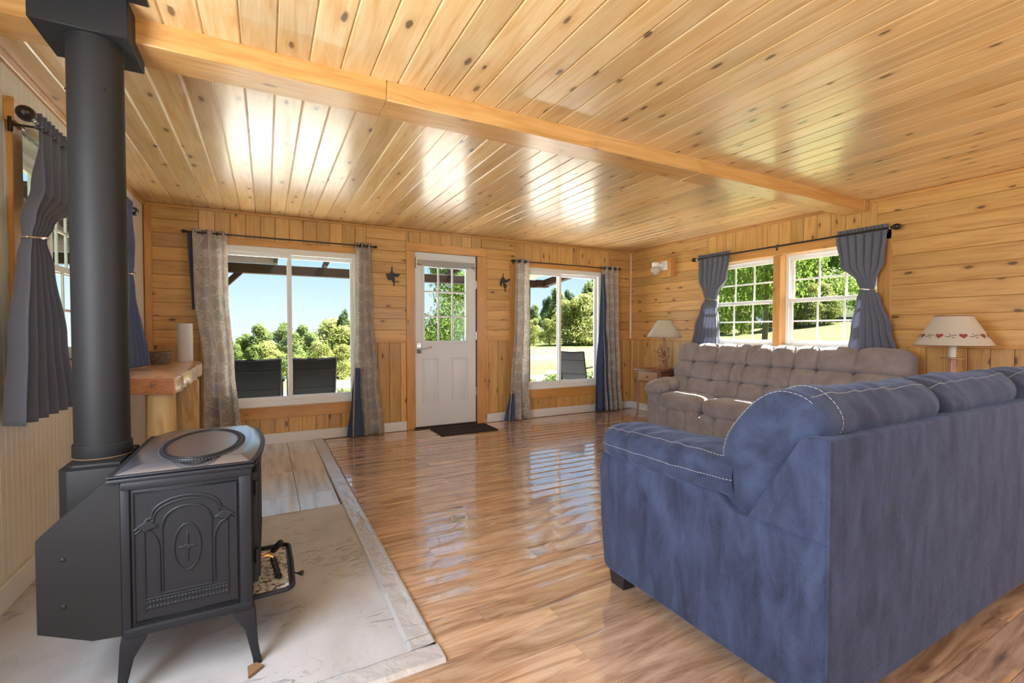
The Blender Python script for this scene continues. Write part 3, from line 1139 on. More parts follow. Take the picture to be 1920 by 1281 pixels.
# door
dx0, dx1, dz0, dz1 = 1.530, 2.308, 0.022, 2.068
DY = YB + 0.012
door = struct(empty('door_1'), 'white half-glazed entrance door with nine panes')
wpm = MAT['white_paint']
gx0, gx1, gz0, gz1 = 1.650, 2.178, 1.028, 1.905
slab = holes_panel('y', DY, DY + 0.04, dx0, dx1, dz0, dz1, [(gx0, gx1, gz0, gz1), (1.632, 1.822, 0.285, 0.822), (1.990, 2.200, 0.285, 0.822)])
slab.build('door_leaf', wpm, door, smooth=False)
for p0, p1 in ((1.632, 1.822), (1.990, 2.200)):
    mb = MB()
    mb.prism([(p0, 0.285), (p1, 0.285), (p1, 0.822), (p0, 0.822)], 'y', DY + 0.012, DY + 0.036)
    mb.build('recess', wpm, door, smooth=False)
    MB().box(p0 + 0.028, p1 - 0.028, DY + 0.003, DY + 0.014, 0.313, 0.794).build('raised_panel', wpm, door, bevel=0.008, seg=2)
    for (q0, q1, r0, r1) in ((p0 - 0.006, p1 + 0.006, 0.279, 0.289), (p0 - 0.006, p1 + 0.006, 0.818, 0.828), (p0 - 0.006, p0 + 0.004, 0.289, 0.818), (p1 - 0.004, p1 + 0.006, 0.289, 0.818)):
        MB().box(q0, q1, DY - 0.004, DY + 0.004, r0, r1).build('panel_moulding', wpm, door, bevel=0.002)
lite = empty('glazing', parent=door)
for (q0, q1, r0, r1) in ((gx0 - 0.03, gx1 + 0.03, gz1 - 0.004, gz1 + 0.03), (gx0 - 0.03, gx1 + 0.03, gz0 - 0.03, gz0 + 0.004), (gx0 - 0.03, gx0 + 0.004, gz0 + 0.004, gz1 - 0.004), (gx1 - 0.004, gx1 + 0.03, gz0 + 0.004, gz1 - 0.004)):
    bar('glazing_frame', lite, q0, q1, DY - 0.008, DY + 0.02, r0, r1, wpm)
for q in (1, 2):
    c = gx0 + (gx1 - gx0) * q / 3
    bar('muntin', lite, c - 0.011, c + 0.011, DY - 0.004, DY + 0.016, gz0, gz1, wpm)
    c = gz0 + (gz1 - gz0) * q / 3
    bar('muntin', lite, gx0, gx1, DY - 0.0035, DY + 0.0155, c - 0.010, c + 0.010, wpm)
MB().box(gx0, gx1, DY + 0.005, DY + 0.009, gz0, gz1).build('glass_pane', MAT['glass'], lite, smooth=False)
# lever handle
hd = MB().box(1.556, 1.612, DY - 0.014, DY, 0.885, 1.018).build('handle_plate', MAT['nickel'], door, bevel=0.012, seg=3)
MB().tube([(1.584, DY - 0.012, 0.950), (1.584, DY - 0.05, 0.950)], 0.013, 12).build('handle_spindle', MAT['nickel'], hd)
MB().tube(catmull([(1.580, DY - 0.05, 0.950), (1.62, DY - 0.054, 0.944), (1.66, DY - 0.052, 0.950), (1.70, DY - 0.050, 0.962), (1.722, DY - 0.048, 0.957)], 5, False), 0.008, 10).build('lever', MAT['nickel'], hd)
MB().cyl((1.584, DY - 0.018, 0.998), (1.584, DY - 0.012, 0.998), 0.010).build('thumb_turn', MAT['nickel'], hd)
for z in (0.40, 1.09, 1.72):
    MB().cyl((dx1 + 0.008, DY - 0.004, z - 0.05), (dx1 + 0.008, DY - 0.004, z + 0.05), 0.008, n=10).build('hinge', MAT['nickel'], door)
board('threshold', door, ((dx0 + dx1) / 2, YB + 0.03, 0.018), X_, Z_, dx1 - dx0 + 0.02, 0.10, 0.018, MAT['bronze'], 0.003)
bar('door_stop', door, dx1 + 0.001, 2.3195, DY + 0.0, DY + 0.06, 0.0, dz1, MAT['bronze'], 0)
bar('door_stop', door, 1.5255, dx0 - 0.0005, DY + 0.02, DY + 0.06, 0.0, dz1, wpm, 0)
bar('door_stop', door, 1.5255, 2.3195, DY + 0.041, DY + 0.07, 2.03, 2.0695, wpm, 0)
bar('door_stop', door, 1.5255, 2.3195, DY + 0.041, DY + 0.07, -0.01, 0.05, wpm, 0)
# casing of the door
t = struct(empty('trim_7'), 'pine casing around the entrance door')
board('casing', t, (1.483, YB - 0.016, 1.035), Z_, -Y_, 2.07, 0.098, 0.018, tp, 0.003)
board('casing', t, (2.385, YB - 0.016, 1.035), Z_, -Y_, 2.07, 0.130, 0.018, tp, 0.003)
board('casing', t, (1.942, YB - 0.016, 2.121), X_, -Y_, 1.02, 0.098, 0.018, tp, 0.003)
for xx, d in ((1.5262, 1), (2.3195, -1)):
    board('jamb', t, (xx, YB + 0.05, 1.035), Z_, Vector((d, 0, 0)), 2.06, 0.10, 0.0, tp, 0.0005) if False else None

# ================================================================== OBJECTS
# ------------------------------------------------------------------ wood stove
SY0, SY1 = 1.82, 2.42
stove = tag(empty('wood_stove', (0, 0, 0)), 'black cast iron wood stove on splayed legs standing on the concrete hearth', 'stove')
CI, IT, BS = MAT['cast_iron'], MAT['iron_top'], MAT['black_steel']
MB().box(-0.392, -0.058, SY0 + 0.004, SY1 - 0.004, 0.205, 0.684).build('firebox', CI, stove, bevel=0.006, seg=2)
# corner posts
for px0, px1 in ((-0.404, -0.378), (-0.086, -0.048)):
    for py0 in (SY0 - 0.004, SY1 - 0.026):
        MB().box(px0, px1, py0, py0 + 0.03, 0.195, 0.680).build('corner_post', CI, stove, bevel=0.006, seg=2)
# bottom skirt and cornice
MB().box(-0.402, -0.05, SY0 - 0.006, SY1 + 0.006, 0.190, 0.222).build('base_skirt', CI, stove, bevel=0.008, seg=2)
MB().box(-0.402, -0.046, SY0 - 0.008, SY1 + 0.008, 0.655, 0.684).build('cornice', CI, stove, bevel=0.007, seg=2)


# lid: stacked plates with a bowed front edge
def lid_poly(inset, bow):
    p = [(-0.432 + inset, SY0 - 0.016 + inset)]
    n = 12
    for i in range(n + 1):
        tt = i / n
        yy = SY0 - 0.016 + inset + (SY1 - SY0 + 0.032 - 2 * inset) * tt
        p.append((-0.040 - inset + bow * math.sin(PI * tt) ** 0.8, yy))
    p.append((-0.432 + inset, SY1 + 0.016 - inset))
    return p


for i, (ins, bow, z0, z1) in enumerate(((0.0, 0.030, 0.684, 0.696), (0.007, 0.030, 0.696, 0.704), (0.0, 0.034, 0.700, 0.706))):
    MB().prism(lid_poly(ins, bow), 'z', z0, z1).build('lid_edge', CI, stove, bevel=0.003, seg=2)
lo, up = lid_poly(0.010, 0.030), lid_poly(0.040, 0.026)
up = [(max(q[0], -0.352), q[1]) if q[0] < -0.2 else q for q in up]
mb = MB()
n = len(lo)
mb.add([(a, b, 0.704) for a, b in lo] + [(a, b, 0.727) for a, b in up],
       [tuple(range(n))[::-1], tuple(range(n, 2 * n))] + [(i, (i + 1) % n, n + (i + 1) % n, n + i) for i in range(n)])
lid = mb.build('lid', IT, stove, bevel=0.002, seg=2)
cxs, cys, crx, cry = -0.208, 2.075, 0.122, 0.252
for rr, th, zz in ((1.0, 0.0065, 0.728), (0.915, 0.0045, 0.729)):
    MB().tube([(cxs + crx * rr * math.cos(a * PI / 36), cys + cry * rr * math.sin(a * PI / 36), zz) for a in range(72)], th, 8, closed=True).build('plate_ring', CI, lid)
rope = MB()
for a in range(90):
    q = a * PI / 45
    rope.pillow((cxs + crx * 1.06 * math.cos(q), cys + cry * 1.06 * math.sin(q), 0.728), (0.005, 0.005, 0.004), 2.2, 2)
rope.build('rope_ring', CI, lid)
MB().prism([(cxs + crx * 0.89 * math.cos(a * PI / 24), cys + cry * 0.89 * math.sin(a * PI / 24)) for a in range(48)], 'z', 0.722, 0.7305).build('griddle_plate', IT, lid, bevel=0.001)
for yy in (1.93, 2.20):
    MB().cyl((-0.37, yy, 0.712), (-0.37, yy, 0.720), 0.005, n=8).build('bolt', CI, lid)

# relief on the side panel facing the viewer
PYs = SY0 + 0.004
side = MB().box(-0.372, -0.092, PYs - 0.004, PYs + 0.002, 0.232, 0.645).build('side_panel', CI, stove, bevel=0.002)


def relief(name, pts, r, closed=False, y=PYs - 0.004):
    return MB().tube([(a, y, b) for a, b in pts], r, 8, closed=closed).build(name, CI, side)


relief('moulding', [(-0.370, 0.236), (-0.370, 0.642), (-0.094, 0.642), (-0.094, 0.236)], 0.004, True)
relief('moulding', [(-0.375, 0.660), (-0.090, 0.660)], 0.005)


def arch(cx_, w, spring, top, sh, drop, n=14):
    """shouldered arch: left shoulder, step, round crown, step, right shoulder"""
    p = [(cx_ - w - sh, spring - drop), (cx_ - w - sh * 0.45, spring - drop * 0.35), (cx_ - w - 0.012, spring), (cx_ - w, spring + 0.004)]
    for i in range(n + 1):
        a = PI - PI * i / n
        p.append((cx_ + w * math.cos(a), spring + 0.010 + (top - spring - 0.010) * math.sin(a)))
    p += [(cx_ + w, spring + 0.004), (cx_ + w + 0.012, spring), (cx_ + w + sh * 0.45, spring - drop * 0.35), (cx_ + w + sh, spring - drop)]
    return p


AC = -0.232
relief('arch_moulding', arch(AC, 0.092, 0.556, 0.618, 0.044, 0.030), 0.0045)
relief('arch_moulding', arch(AC, 0.088, 0.545, 0.606, 0.046, 0.030), 0.0035)
relief('arch_moulding', [(AC - 0.068, 0.520), (AC - 0.066, 0.535)] + [(AC + 0.064 * math.cos(PI - PI * i / 14), 0.533 + 0.052 * math.sin(PI * i / 14)) for i in range(15)] + [(AC + 0.066, 0.535), (AC + 0.068, 0.520)], 0.0045)
for sg in (-1, 1):
    relief('scroll_moulding', catmull([Vector((AC + sg * 0.108, 0.518)), Vector((AC + sg * 0.092, 0.510)), Vector((AC + sg * 0.078, 0.480)), Vector((AC + sg * 0.074, 0.44)), Vector((AC + sg * 0.074, 0.318))], 5, False), 0.004)
    relief('scroll_moulding', [(AC + sg * 0.066, 0.522), (AC + sg * 0.066, 0.312)], 0.003)
    relief('column_moulding', [(AC + sg * 0.112, 0.516), (AC + sg * 0.112, 0.262)], 0.0035)
    mb = MB().prism([(AC + sg * 0.132, 0.538), (AC + sg * 0.100, 0.552), (AC + sg * 0.074, 0.530), (AC + sg * 0.112, 0.516)], 'y', PYs - 0.010, PYs - 0.002)
    mb.build('shoulder_block', CI, side, bevel=0.003)
relief('base_moulding', [(AC - 0.066, 0.312), (AC + 0.066, 0.312)], 0.003)
relief('base_moulding', [(AC - 0.112, 0.302), (AC + 0.112, 0.302)], 0.003)
relief('oval_moulding', [(AC + 0.036 * math.cos(i * PI / 20), 0.448 + 0.076 * math.sin(i * PI / 20)) for i in range(40)], 0.0035, True)
star = MB()
for k4 in range(8):
    a = k4 * PI / 4
    L = 0.050 if k4 % 4 == 2 else (0.024 if k4 % 2 == 0 else 0.010)
    star.pillow((AC + L * 0.5 * math.cos(a), PYs - 0.004, 0.448 + L * 0.5 * math.sin(a)), (L * 0.55, 0.003, 0.005), 2.0, 4, Matrix.Rotation(-a, 3, 'Y'))
star.build('star_ornament', CI, side)
rp = MB()
for i in range(24):
    for q in range(2):
        rp.pillow((AC - 0.108 + 0.0094 * i, PYs - 0.004, 0.272 + 0.018 * q), (0.006, 0.003, 0.0055), 2.0, 3, Matrix.Rotation(0.6 * (1 if q else -1), 3, 'Y'))
rp.build('rope_border', CI, side)

# front: door frame with glass and hinge side mouldings, faces right
fr = MB().box(-0.058, -0.030, SY0 + 0.035, SY1 - 0.035, 0.26, 0.655).build('front_door', CI, stove, bevel=0.006, seg=2)
MB().prism([(SY0 + 0.085, 0.33), (SY1 - 0.085, 0.33), (SY1 - 0.085, 0.55), (SY1 - 0.16, 0.60), ((SY0 + SY1) / 2, 0.615), (SY0 + 0.16, 0.60), (SY0 + 0.085, 0.55)], 'x', -0.031, -0.027).build('door_glass', MAT['black_plastic'], fr)
for pts in ([(-0.030, SY0 + 0.05, 0.28), (-0.030, SY0 + 0.05, 0.63), (-0.026, (SY0 + SY1) / 2, 0.645), (-0.030, SY1 - 0.05, 0.63), (-0.030, SY1 - 0.05, 0.28)],):
    MB().tube(pts, 0.007, 8, closed=True).build('door_moulding', CI, fr)
for z in (0.36, 0.60):
    MB().cyl((-0.034, SY0 + 0.028, z - 0.025), (-0.034, SY0 + 0.028, z + 0.025), 0.008, n=10).build('hinge', CI, fr)


def stove_handle(name, pts, grip):
    h = MB().tube(pts, 0.0065, 10).build(name, MAT['brass'], fr)
    a, b = Vector(grip[0]), Vector(grip[1])
    m = MB()
    for i in range(9):
        q = a + (b - a) * (i / 8)
        m.cyl(q, q + (b - a) * 0.10, 0.0125 if i % 2 else 0.0105, n=12)
    m.build('coil_grip', MAT['black_plastic'], h)
    return h


stove_handle('door_handle', catmull([(-0.030, 2.06, 0.268), (-0.005, 2.06, 0.266), (0.016, 2.06, 0.272)], 5, False), ((0.016, 2.06, 0.274), (0.045, 2.05, 0.308)))
stove_handle('damper_handle', catmull([(-0.030, 2.00, 0.285), (0.0, 2.00, 0.287), (0.016, 2.0, 0.276)], 5, False), ((0.016, 2.00, 0.274), (0.036, 1.99, 0.198)))
# ash lip
lip = [(-0.055, 1.88), (0.045, 1.885)] + [(0.055 + 0.028 * math.sin(a * PI / 12), 1.913 - 0.028 * math.cos(a * PI / 12)) for a in range(7)] + [(0.086, 2.10)] + \
      [(0.055 + 0.028 * math.cos(a * PI / 12), 2.262 + 0.028 * math.sin(a * PI / 12)) for a in range(7)] + [(-0.055, 2.292)]
al = MB().prism(lip, 'z', 0.186, 0.196).build('ash_lip', CI, stove, bevel=0.002)
MB().tube([(a, b, 0.198) for a, b in lip], 0.0075, 8).build('lip_rim', CI, al)


def ash(u, v):
    return (-0.05 + 0.118 * u, 1.90 + 0.365 * v, 0.1965 + 0.003 * max(0, noise.noise(Vector((u * 9, v * 22, 0.3)))))


t = NT('ash')
ca = t.ramp(t.noise(t.coords((1, 1, 1), rand=False), 60, 4, 0.7), [(0.40, (0.03, 0.03, 0.035)), (0.48, (0.50, 0.51, 0.55)), (0.7, (0.74, 0.75, 0.79))])
t.l(ca, t.b.inputs['Base Color'])
t.set(rough=0.95)
o = MB().grid(ash, 14, 40).build('ash', t.m, al)
o['kind'] = 'stuff'
MB().tube([(0.084, 2.03, 0.188), (0.104, 2.02, 0.182)], 0.003, 6).build('knob_stem', CI, al)
MB().tube([(0.104, 2.02, 0.182), (0.120, 2.01, 0.184)], [0.004, 0.012], 10).build('ash_knob', MAT['black_plastic'], al)


# legs: cabriole, splayed
def stove_leg(sx, sy):
    bx, by = (-0.375 if sx < 0 else -0.075), (SY0 + 0.03 if sy < 0 else SY1 - 0.03)
    prof = [(0.205, 0.0, 0.046), (0.17, 0.010, 0.040), (0.12, 0.020, 0.028), (0.06, 0.028, 0.021), (0.02, 0.036, 0.019), (0.0, 0.040, 0.022)]
    vs_, fs_ = [], []
    for z, out, w in prof:
        c = (bx + sx * out, by + sy * out * 0.8)
        # triangular flare towards the middle at the top
        for dx, dy in ((1, 1), (-1, 1), (-1, -1), (1, -1)):
            ex = 1.5 if (dx == -sx and z > 0.15) else 1.0
            vs_.append((c[0] + dx * w * 0.62 * ex, c[1] + dy * w * 0.62, z))
    for i in range(len(prof) - 1):
        for k_ in range(4):
            l_ = (k_ + 1) % 4
            fs_.append((i * 4 + k_, i * 4 + l_, (i + 1) * 4 + l_, (i + 1) * 4 + k_))
    fs_ += [(0, 1, 2, 3), tuple(range(len(vs_) - 4, len(vs_)))[::-1]]
    lg = MB().add(vs_, fs_).build('leg', CI, stove, bevel=0.004, seg=2)
    return lg


for sx in (-1, 1):
    for sy in (-1, 1):
        lg = stove_leg(sx, sy)
MB().prism([(-0.062, 1.735), (-0.018, 1.775), (-0.040, 1.80), (-0.066, 1.79)], 'z', 0.004, 0.012).build('foot_shim', MAT['rust'], stove)
# rear heat shield: two cheeks and a back sheet
chk = [(-0.592, 0.268), (-0.592, 0.540), (-0.430, 0.692), (-0.402, 0.692), (-0.402, 0.205), (-0.470, 0.212)]
for yy in (SY0 - 0.004, SY1 + 0.001):
    hs = MB().prism(chk, 'y', yy, yy + 0.003).build('heat_shield', BS, stove)
    if yy < 2:
        for z in (0.335, 0.475):
            MB().pillow((-0.535, yy - 0.001, z), (0.006, 0.003, 0.006), 2, 4).build('screw', CI, hs)
MB().prism([(-0.470, 0.212), (-0.592, 0.268), (-0.592, 0.540), (-0.430, 0.692), (-0.433, 0.694), (-0.595, 0.541), (-0.595, 0.266), (-0.471, 0.209)], 'y', SY0, SY1).build('heat_shield_back', BS, stove)
# flue box behind the lid
MB().prism([(-0.440, 2.04), (-0.440, 2.36), (-0.585, 2.36), (-0.622, 2.32), (-0.622, 2.09), (-0.590, 2.045)], 'z', 0.40, 0.682).build('flue_box', BS, stove, bevel=0.004, seg=2)
MB().prism([(-0.450, 2.06), (-0.450, 2.34), (-0.578, 2.34), (-0.607, 2.305), (-0.607, 2.10), (-0.582, 2.065)], 'z', 0.680, 0.696).build('flue_box_cap', BS, stove, bevel=0.006, seg=2)

# stovepipe
pipe = tag(empty('stove_pipe', (-0.530, 2.20, 0.6975)), 'tall round black stovepipe rising from the wood stove to the ceiling', 'stovepipe')
MB().lathe([(0.0795, 0.0), (0.0795, 1.4815)], 40).build('pipe', BS, pipe)
MB().lathe([(0.084, 0.0), (0.0855, 0.005), (0.0855, 0.045), (0.083, 0.048), (0.080, 0.048)], 40).build('pipe_collar', BS, pipe)
MB().lathe([(0.084, -0.001), (0.086, 0.001), (0.084, 0.004)], 40).build('rust_ring', MAT['rust'], pipe)
MB().lathe([(0.0815, 1.474), (0.0815, 1.4815)], 40).build('pipe_top_band', MAT['black_plastic'], pipe)
for a in (0.6, 3.3, 5.2):
    MB().pillow((0.0805 * math.cos(a), 0.0805 * math.sin(a), 1.30), (0.004, 0.004, 0.004), 2, 4).build('screw', CI, pipe)
box = tag(empty('chimney_support_box', (-0.549, 2.235, 2.18)), 'square black metal box where the stovepipe meets the ceiling beam', 'chimney box')
MB().box(-0.132, 0.132, -0.130, 0.128, 0.0, 0.142).build('box_body', BS, box, bevel=0.003)
MB().box(-0.17, 0.19, -0.36, -0.120, 0.134, 0.139).build('ceiling_plate', BS, box)

# ------------------------------------------------------------------ live edge counter
ctr = tag(empty('live_edge_counter', (-0.7, 4.2, 0)), 'thick live edge wood slab counter resting on peeled logs in the corner', 'counter')
edge = [(-0.962, 3.56), (-0.482, 3.292), (-0.468, 3.31)] + [(x_ + 0.010 * math.sin(y_ * 31), y_) for x_, y_ in
        ((-0.452, 3.42), (-0.462, 3.52), (-0.482, 3.60), (-0.470, 3.70), (-0.492, 3.78), (-0.466, 3.88), (-0.455, 4.00), (-0.478, 4.12), (-0.462, 4.25), (-0.480, 4.40), (-0.470, 4.55), (-0.486, 4.70), (-0.490, 4.85))] + \
       [(-0.505, 4.93), (-0.56, 5.085), (-0.962, 5.085)]
sl = MB().prism(edge, 'z', 0.778, 0.880).mesh('slab_top', bevel=0.010, seg=2)
sl.materials.append(MAT['slab'])
sl.materials.append(MAT['slab_end'])
for p in sl.polygons:
    if p.normal.y < -0.6:
        p.material_index = 1
so = bpy.data.objects.new('slab_top', sl)
col.objects.link(so)
so.parent = ctr
so.matrix_parent_inverse = Matrix.Translation((0.7, -4.2, 0))


def log_leg(x_, y_, r_, seed):
    def fn(u, v):
        a = u * 2 * PI
        rr = r_ * (1 + 0.05 * noise.noise(Vector((math.cos(a) * 1.3, math.sin(a) * 1.3, v * 2.2 + seed))))
        if v > 0.985:
            rr *= 0.94
        return (x_ + rr * math.cos(a), y_ + rr * math.sin(a), 0.004 + 0.775 * v)
    m = MB().grid(fn, 28, 40)
    m.lathe([(r_ * 0.92, 0.776), (0.0, 0.778)], 20, (x_, y_, 0))
    o_ = m.build('log_leg', MAT['log'], ctr)
    o_.matrix_parent_inverse = Matrix.Translation((0.7, -4.2, 0))


log_leg(-0.560, 3.475, 0.072, 1)
log_leg(-0.532, 4.30, 0.074, 5)
for i, (a, b) in enumerate(((-0.585, 0.832), (-0.565, 0.838))):
    o_ = MB().cyl((a, 3.348 - 0.01, b), (a, 3.352, b), 0.005, n=8).build('nail_head', MAT['dark_metal'], ctr)
    o_.matrix_parent_inverse = Matrix.Translation((0.7, -4.2, 0))
cy_ = tag(MB().lathe([(0.056, 0.0), (0.058, 0.004), (0.058, 0.333), (0.054, 0.336), (0.052, 0.330), (0.052, 0.02), (0, 0.018)], 32).build('glass_cylinder', MAT['frosted'], None, (-0.632, 5.015, 0.8805)), 'tall frosted white cylinder standing on the live edge counter', 'cylinder vase')
# basket
bk = tag(empty('woven_basket', (-0.760, 4.70, 0.8805)), 'small woven oblong basket on the live edge counter', 'basket')
BW = wood('wicker', (0.10, 0.065, 0.045), (0.24, 0.165, 0.115), (0.40, 0.30, 0.22), (30, 30, 30), 0.8)
for i in range(8):
    zz = 0.006 + 0.0125 * i
    s_ = 0.62 + 0.38 * i / 7
    pts = []
    for q in range(44):
        a = q * 2 * PI / 44
        wv = 0.0035 * (1 if (q + i) % 2 else -1)
        pts.append(((0.088 * s_ + wv) * math.cos(a), (0.150 * s_ + wv) * math.sin(a), zz))
    MB().tube(pts, 0.0062, 6, closed=True).build('weave_row', BW, bk)
MB().prism([(0.055 * math.cos(q * PI / 12), 0.092 * math.sin(q * PI / 12)) for q in range(24)], 'z', 0.0, 0.008).build('basket_bottom', BW, bk)
MB().box(-0.07, 0.02, -0.10, 0.05, 0.082, 0.100).build('dark_lid', MAT['black_plastic'], bk, bevel=0.006)


# ------------------------------------------------------------------ curtains
def curtain(name, wall, z0, z1, keys, folds, mat, off=0.10, parent=None, nu=90, nv=44, cloth_w=1.2, phase=0.0, sharp=0.0, hemwave=0.0, push=None):
    """keys: (t, left, right, amplitude) from the top (t=0) to the hem (t=1)"""
    uvs = []

    def fn(u, v):
        l, r_, am = interp(keys, v)
        z = z0 + (z1 - z0) * v
        a = l + (r_ - l) * u
        w = 2 * PI * folds * u + phase + 0.5 * noise.noise(Vector((u * 2, v * 1.6, phase)))
        d = math.sin(w) + sharp * math.sin(2 * w + 1.0)
        a += am * 0.35 * math.cos(w) * (1 if folds > 1 else 0)
        dep = off + am * d
        if push:
            dep += push(u, v)
        z += hemwave * math.sin(w + 0.7) * v ** 4
        uvs.append((u * cloth_w, v * (z0 - z1)))
        if wall == 'back':
            return (a, YB - dep, z)
        if wall == 'right':
            return (XR - dep, a, z)
        return (XL + dep, a, z)
    m = MB().grid(fn, nu, nv)
    me = m.mesh(name, angle=180, uv=uvs)
    o_ = link(name, me, mat, parent)
    md = o_.modifiers.new('thickness', 'SOLIDIFY')
    md.thickness = 0.0022
    md.offset = 0
    return o_


def rod(name, wall, a0, a1, z, off, r_, fin, label, brackets=(), mat=None):
    mat = mat or MAT['bronze']
    t_ = tag(empty(name), label, 'curtain rod')

    def P(a, d=off, zz=z):
        return {'back': (a, YB - d, zz), 'right': (XR - d, a, zz), 'left': (XL + d, a, zz)}[wall]
    MB().cyl(P(a0), P(a1), r_, n=12).build('rod', mat, t_)
    for a, s_ in ((a0, -1), (a1, 1)):
        MB().tube([P(a), P(a + s_ * 0.012)], r_ * 1.5, 12).build('finial_collar', MAT['nickel'] if wall != 'back' else mat, t_)
        MB().pillow(P(a + s_ * (0.012 + fin[0])), (fin[1], fin[0], fin[1]) if wall != 'back' else (fin[0], fin[1], fin[1]), 2.0, 10).build('finial', mat, t_)
    for a in brackets:
        br_ = MB().tube([P(a, 0.018), P(a, off + 0.004)], 0.005, 8).build('bracket', mat, t_)
        MB().tube([P(a, 0.0185, z - 0.03), P(a, 0.0185, z + 0.03)], 0.009, 8).build('bracket_foot', mat, br_)
    return t_


rod('curtain_rod', 'back', -0.625, 1.045, 2.066, 0.10, 0.0075, (0.017, 0.017), 'thin dark rod over the window left of the door', (-0.56, 1.0))
rod('curtain_rod', 'back', 2.795, 4.480, 2.036, 0.10, 0.0075, (0.017, 0.017), 'thin dark rod over the window right of the door', (2.82, 4.45))
rod('curtain_rod', 'right', 2.010, 4.005, 2.030, 0.10, 0.010, (0.036, 0.026), 'dark rod with oval finials over the pair of windows on the right wall', (2.06, 3.05, 3.98))
rod('curtain_rod', 'left', 2.655, 4.290, 2.030, 0.12, 0.010, (0.040, 0.031), 'dark rod with large oval finials over the left wall window', (2.76, 4.18))

MG = 'printed medallion curtains'
MC = MAT['medallion']


def printed(label, z0, z1, keys, folds, phase, cw, lin=None, push=None):
    t_ = tag(empty('printed_curtain'), label, 'curtain', MG)
    curtain('curtain_panel', 'back', z0, z1, keys, folds, MC, 0.10, t_, 110, 60, cw, phase, 0.25, push=push)
    if lin:
        curtain('lining', 'back', lin[0], lin[1], lin[2], lin[3], MAT['navy_lining'], lin[4], t_, 40, 40, cw, phase + 0.7)
    n_ = folds * 2
    l, r_, am = keys[0][1:]
    for q in range(int(n_)):
        a = l + (r_ - l) * (q + 0.5) / n_
        MB().tube([(a + 0.004 * math.cos(w * PI / 8), YB - 0.10 + 0.019 * math.sin(w * PI / 8), (2.066 if a < 2 else 2.036) + 0.019 * math.cos(w * PI / 8)) for w in range(16)], 0.004, 6, closed=True).build('grommet', MAT['bronze'], t_)
    return t_


printed('printed cream curtain left of the left picture window, behind the live edge counter', 2.098, 0.012,
        [(0, -0.598, -0.305, 0.034), (0.3, -0.590, -0.300, 0.036), (0.60, -0.525, -0.262, 0.030), (1, -0.535, -0.195, 0.044)], 2.5, 0.4, 0.50,
        (2.06, 1.35, [(0, -0.628, -0.56, 0.004), (1, -0.60, -0.55, 0.004)], 1, 0.085))
printed('printed cream curtain between the left picture window and the door', 2.104, 0.012,
        [(0, 0.856, 1.036, 0.030), (0.35, 0.852, 1.052, 0.033), (0.7, 0.820, 1.105, 0.040), (1, 0.800, 1.172, 0.055)], 2.5, 1.2, 0.46,
        (0.75, 0.010, [(0, 0.842, 0.90, 0.006), (0.4, 0.81, 0.90, 0.010), (1, 0.762, 0.93, 0.02)], 2, 0.105))
printed('printed cream curtain between the door and the right picture window', 2.070, 0.012,
        [(0, 2.800, 3.022, 0.030), (0.4, 2.780, 3.035, 0.034), (0.8, 2.720, 3.02, 0.042), (1, 2.675, 3.055, 0.062)], 2.5, 0.2, 0.48,
        (0.35, 0.010, [(0, 2.73, 2.80, 0.004), (1, 2.655, 2.80, 0.006)], 1, 0.085))
printed('printed cream curtain in the far corner with its dark blue lining showing', 2.072, 0.012,
        [(0, 4.175, 4.462, 0.030), (0.4, 4.200, 4.470, 0.034), (0.75, 4.235, 4.500, 0.040), (1, 4.262, 4.520, 0.056)], 3, 0.9, 0.50,
        (1.95, 0.010, [(0, 4.185, 4.25, 0.006), (0.35, 4.150, 4.30, 0.014), (0.7, 4.090, 4.30, 0.020), (1, 4.075, 4.33, 0.030)], 2, 0.088))

SG = 'slate blue tied-back curtains'


def tied(label, wall, off, z0, zt, z1, top, tie, bot, folds, mat, phase=0.0, push=None):
    t_ = tag(empty('tied_curtain'), label, 'curtain', SG)
    tt = (z0 - zt) / (z0 - z1)
    mid = [(a * 0.5 + b * 0.5) for a, b in zip(top, tie)]
    midb = [(a * 0.45 + b * 0.55) for a, b in zip(bot, tie)]
    keys = [(0, top[0], top[1], 0.013), (0.05, top[0], top[1], 0.012), (tt * 0.55, mid[0] * 0.4 + top[0] * 0.6, mid[1] * 0.4 + top[1] * 0.6, 0.028),
            (tt * 0.86, mid[0] * 0.25 + tie[0] * 0.75, mid[1] * 0.25 + tie[1] * 0.75, 0.026), (tt, tie[0], tie[1], 0.017),
            (tt + (1 - tt) * 0.14, tie[0] * 0.75 + bot[0] * 0.25, tie[1] * 0.75 + bot[1] * 0.25, 0.024), (tt + (1 - tt) * 0.55, midb[0] * 0.6 + bot[0] * 0.4, midb[1] * 0.6 + bot[1] * 0.4, 0.034), (1, bot[0], bot[1], 0.040)]
    curtain('curtain_panel', wall, z0, z1, keys, folds, mat, off, t_, 120, 56, 1.0, phase, 0.3, push=push)
    # ruffled heading above the rod pocket
    curtain('ruffle_heading', wall, z0 + 0.028, z0 - 0.035, [(0, top[0], top[1], 0.016), (1, top[0], top[1], 0.014)], folds * 2.2, mat, off, t_, 150, 6, 1.0, phase + 1)
    c = (tie[0] + tie[1]) / 2
    h = abs(tie[1] - tie[0]) / 2 + 0.012
    pts = []
    for q in range(24):
        a = q * 2 * PI / 24
        al_, d_ = c + h * math.cos(a), off + 0.036 * math.sin(a)
        zz = zt + 0.012 * math.cos(a)
        pts.append({'right': (XR - d_, al_, zz), 'left': (XL + d_, al_, zz)}[wall])
    MB().tube(pts, 0.0045, 6, closed=True).build('tie_cord', MAT['chrome'], t_)
    return t_


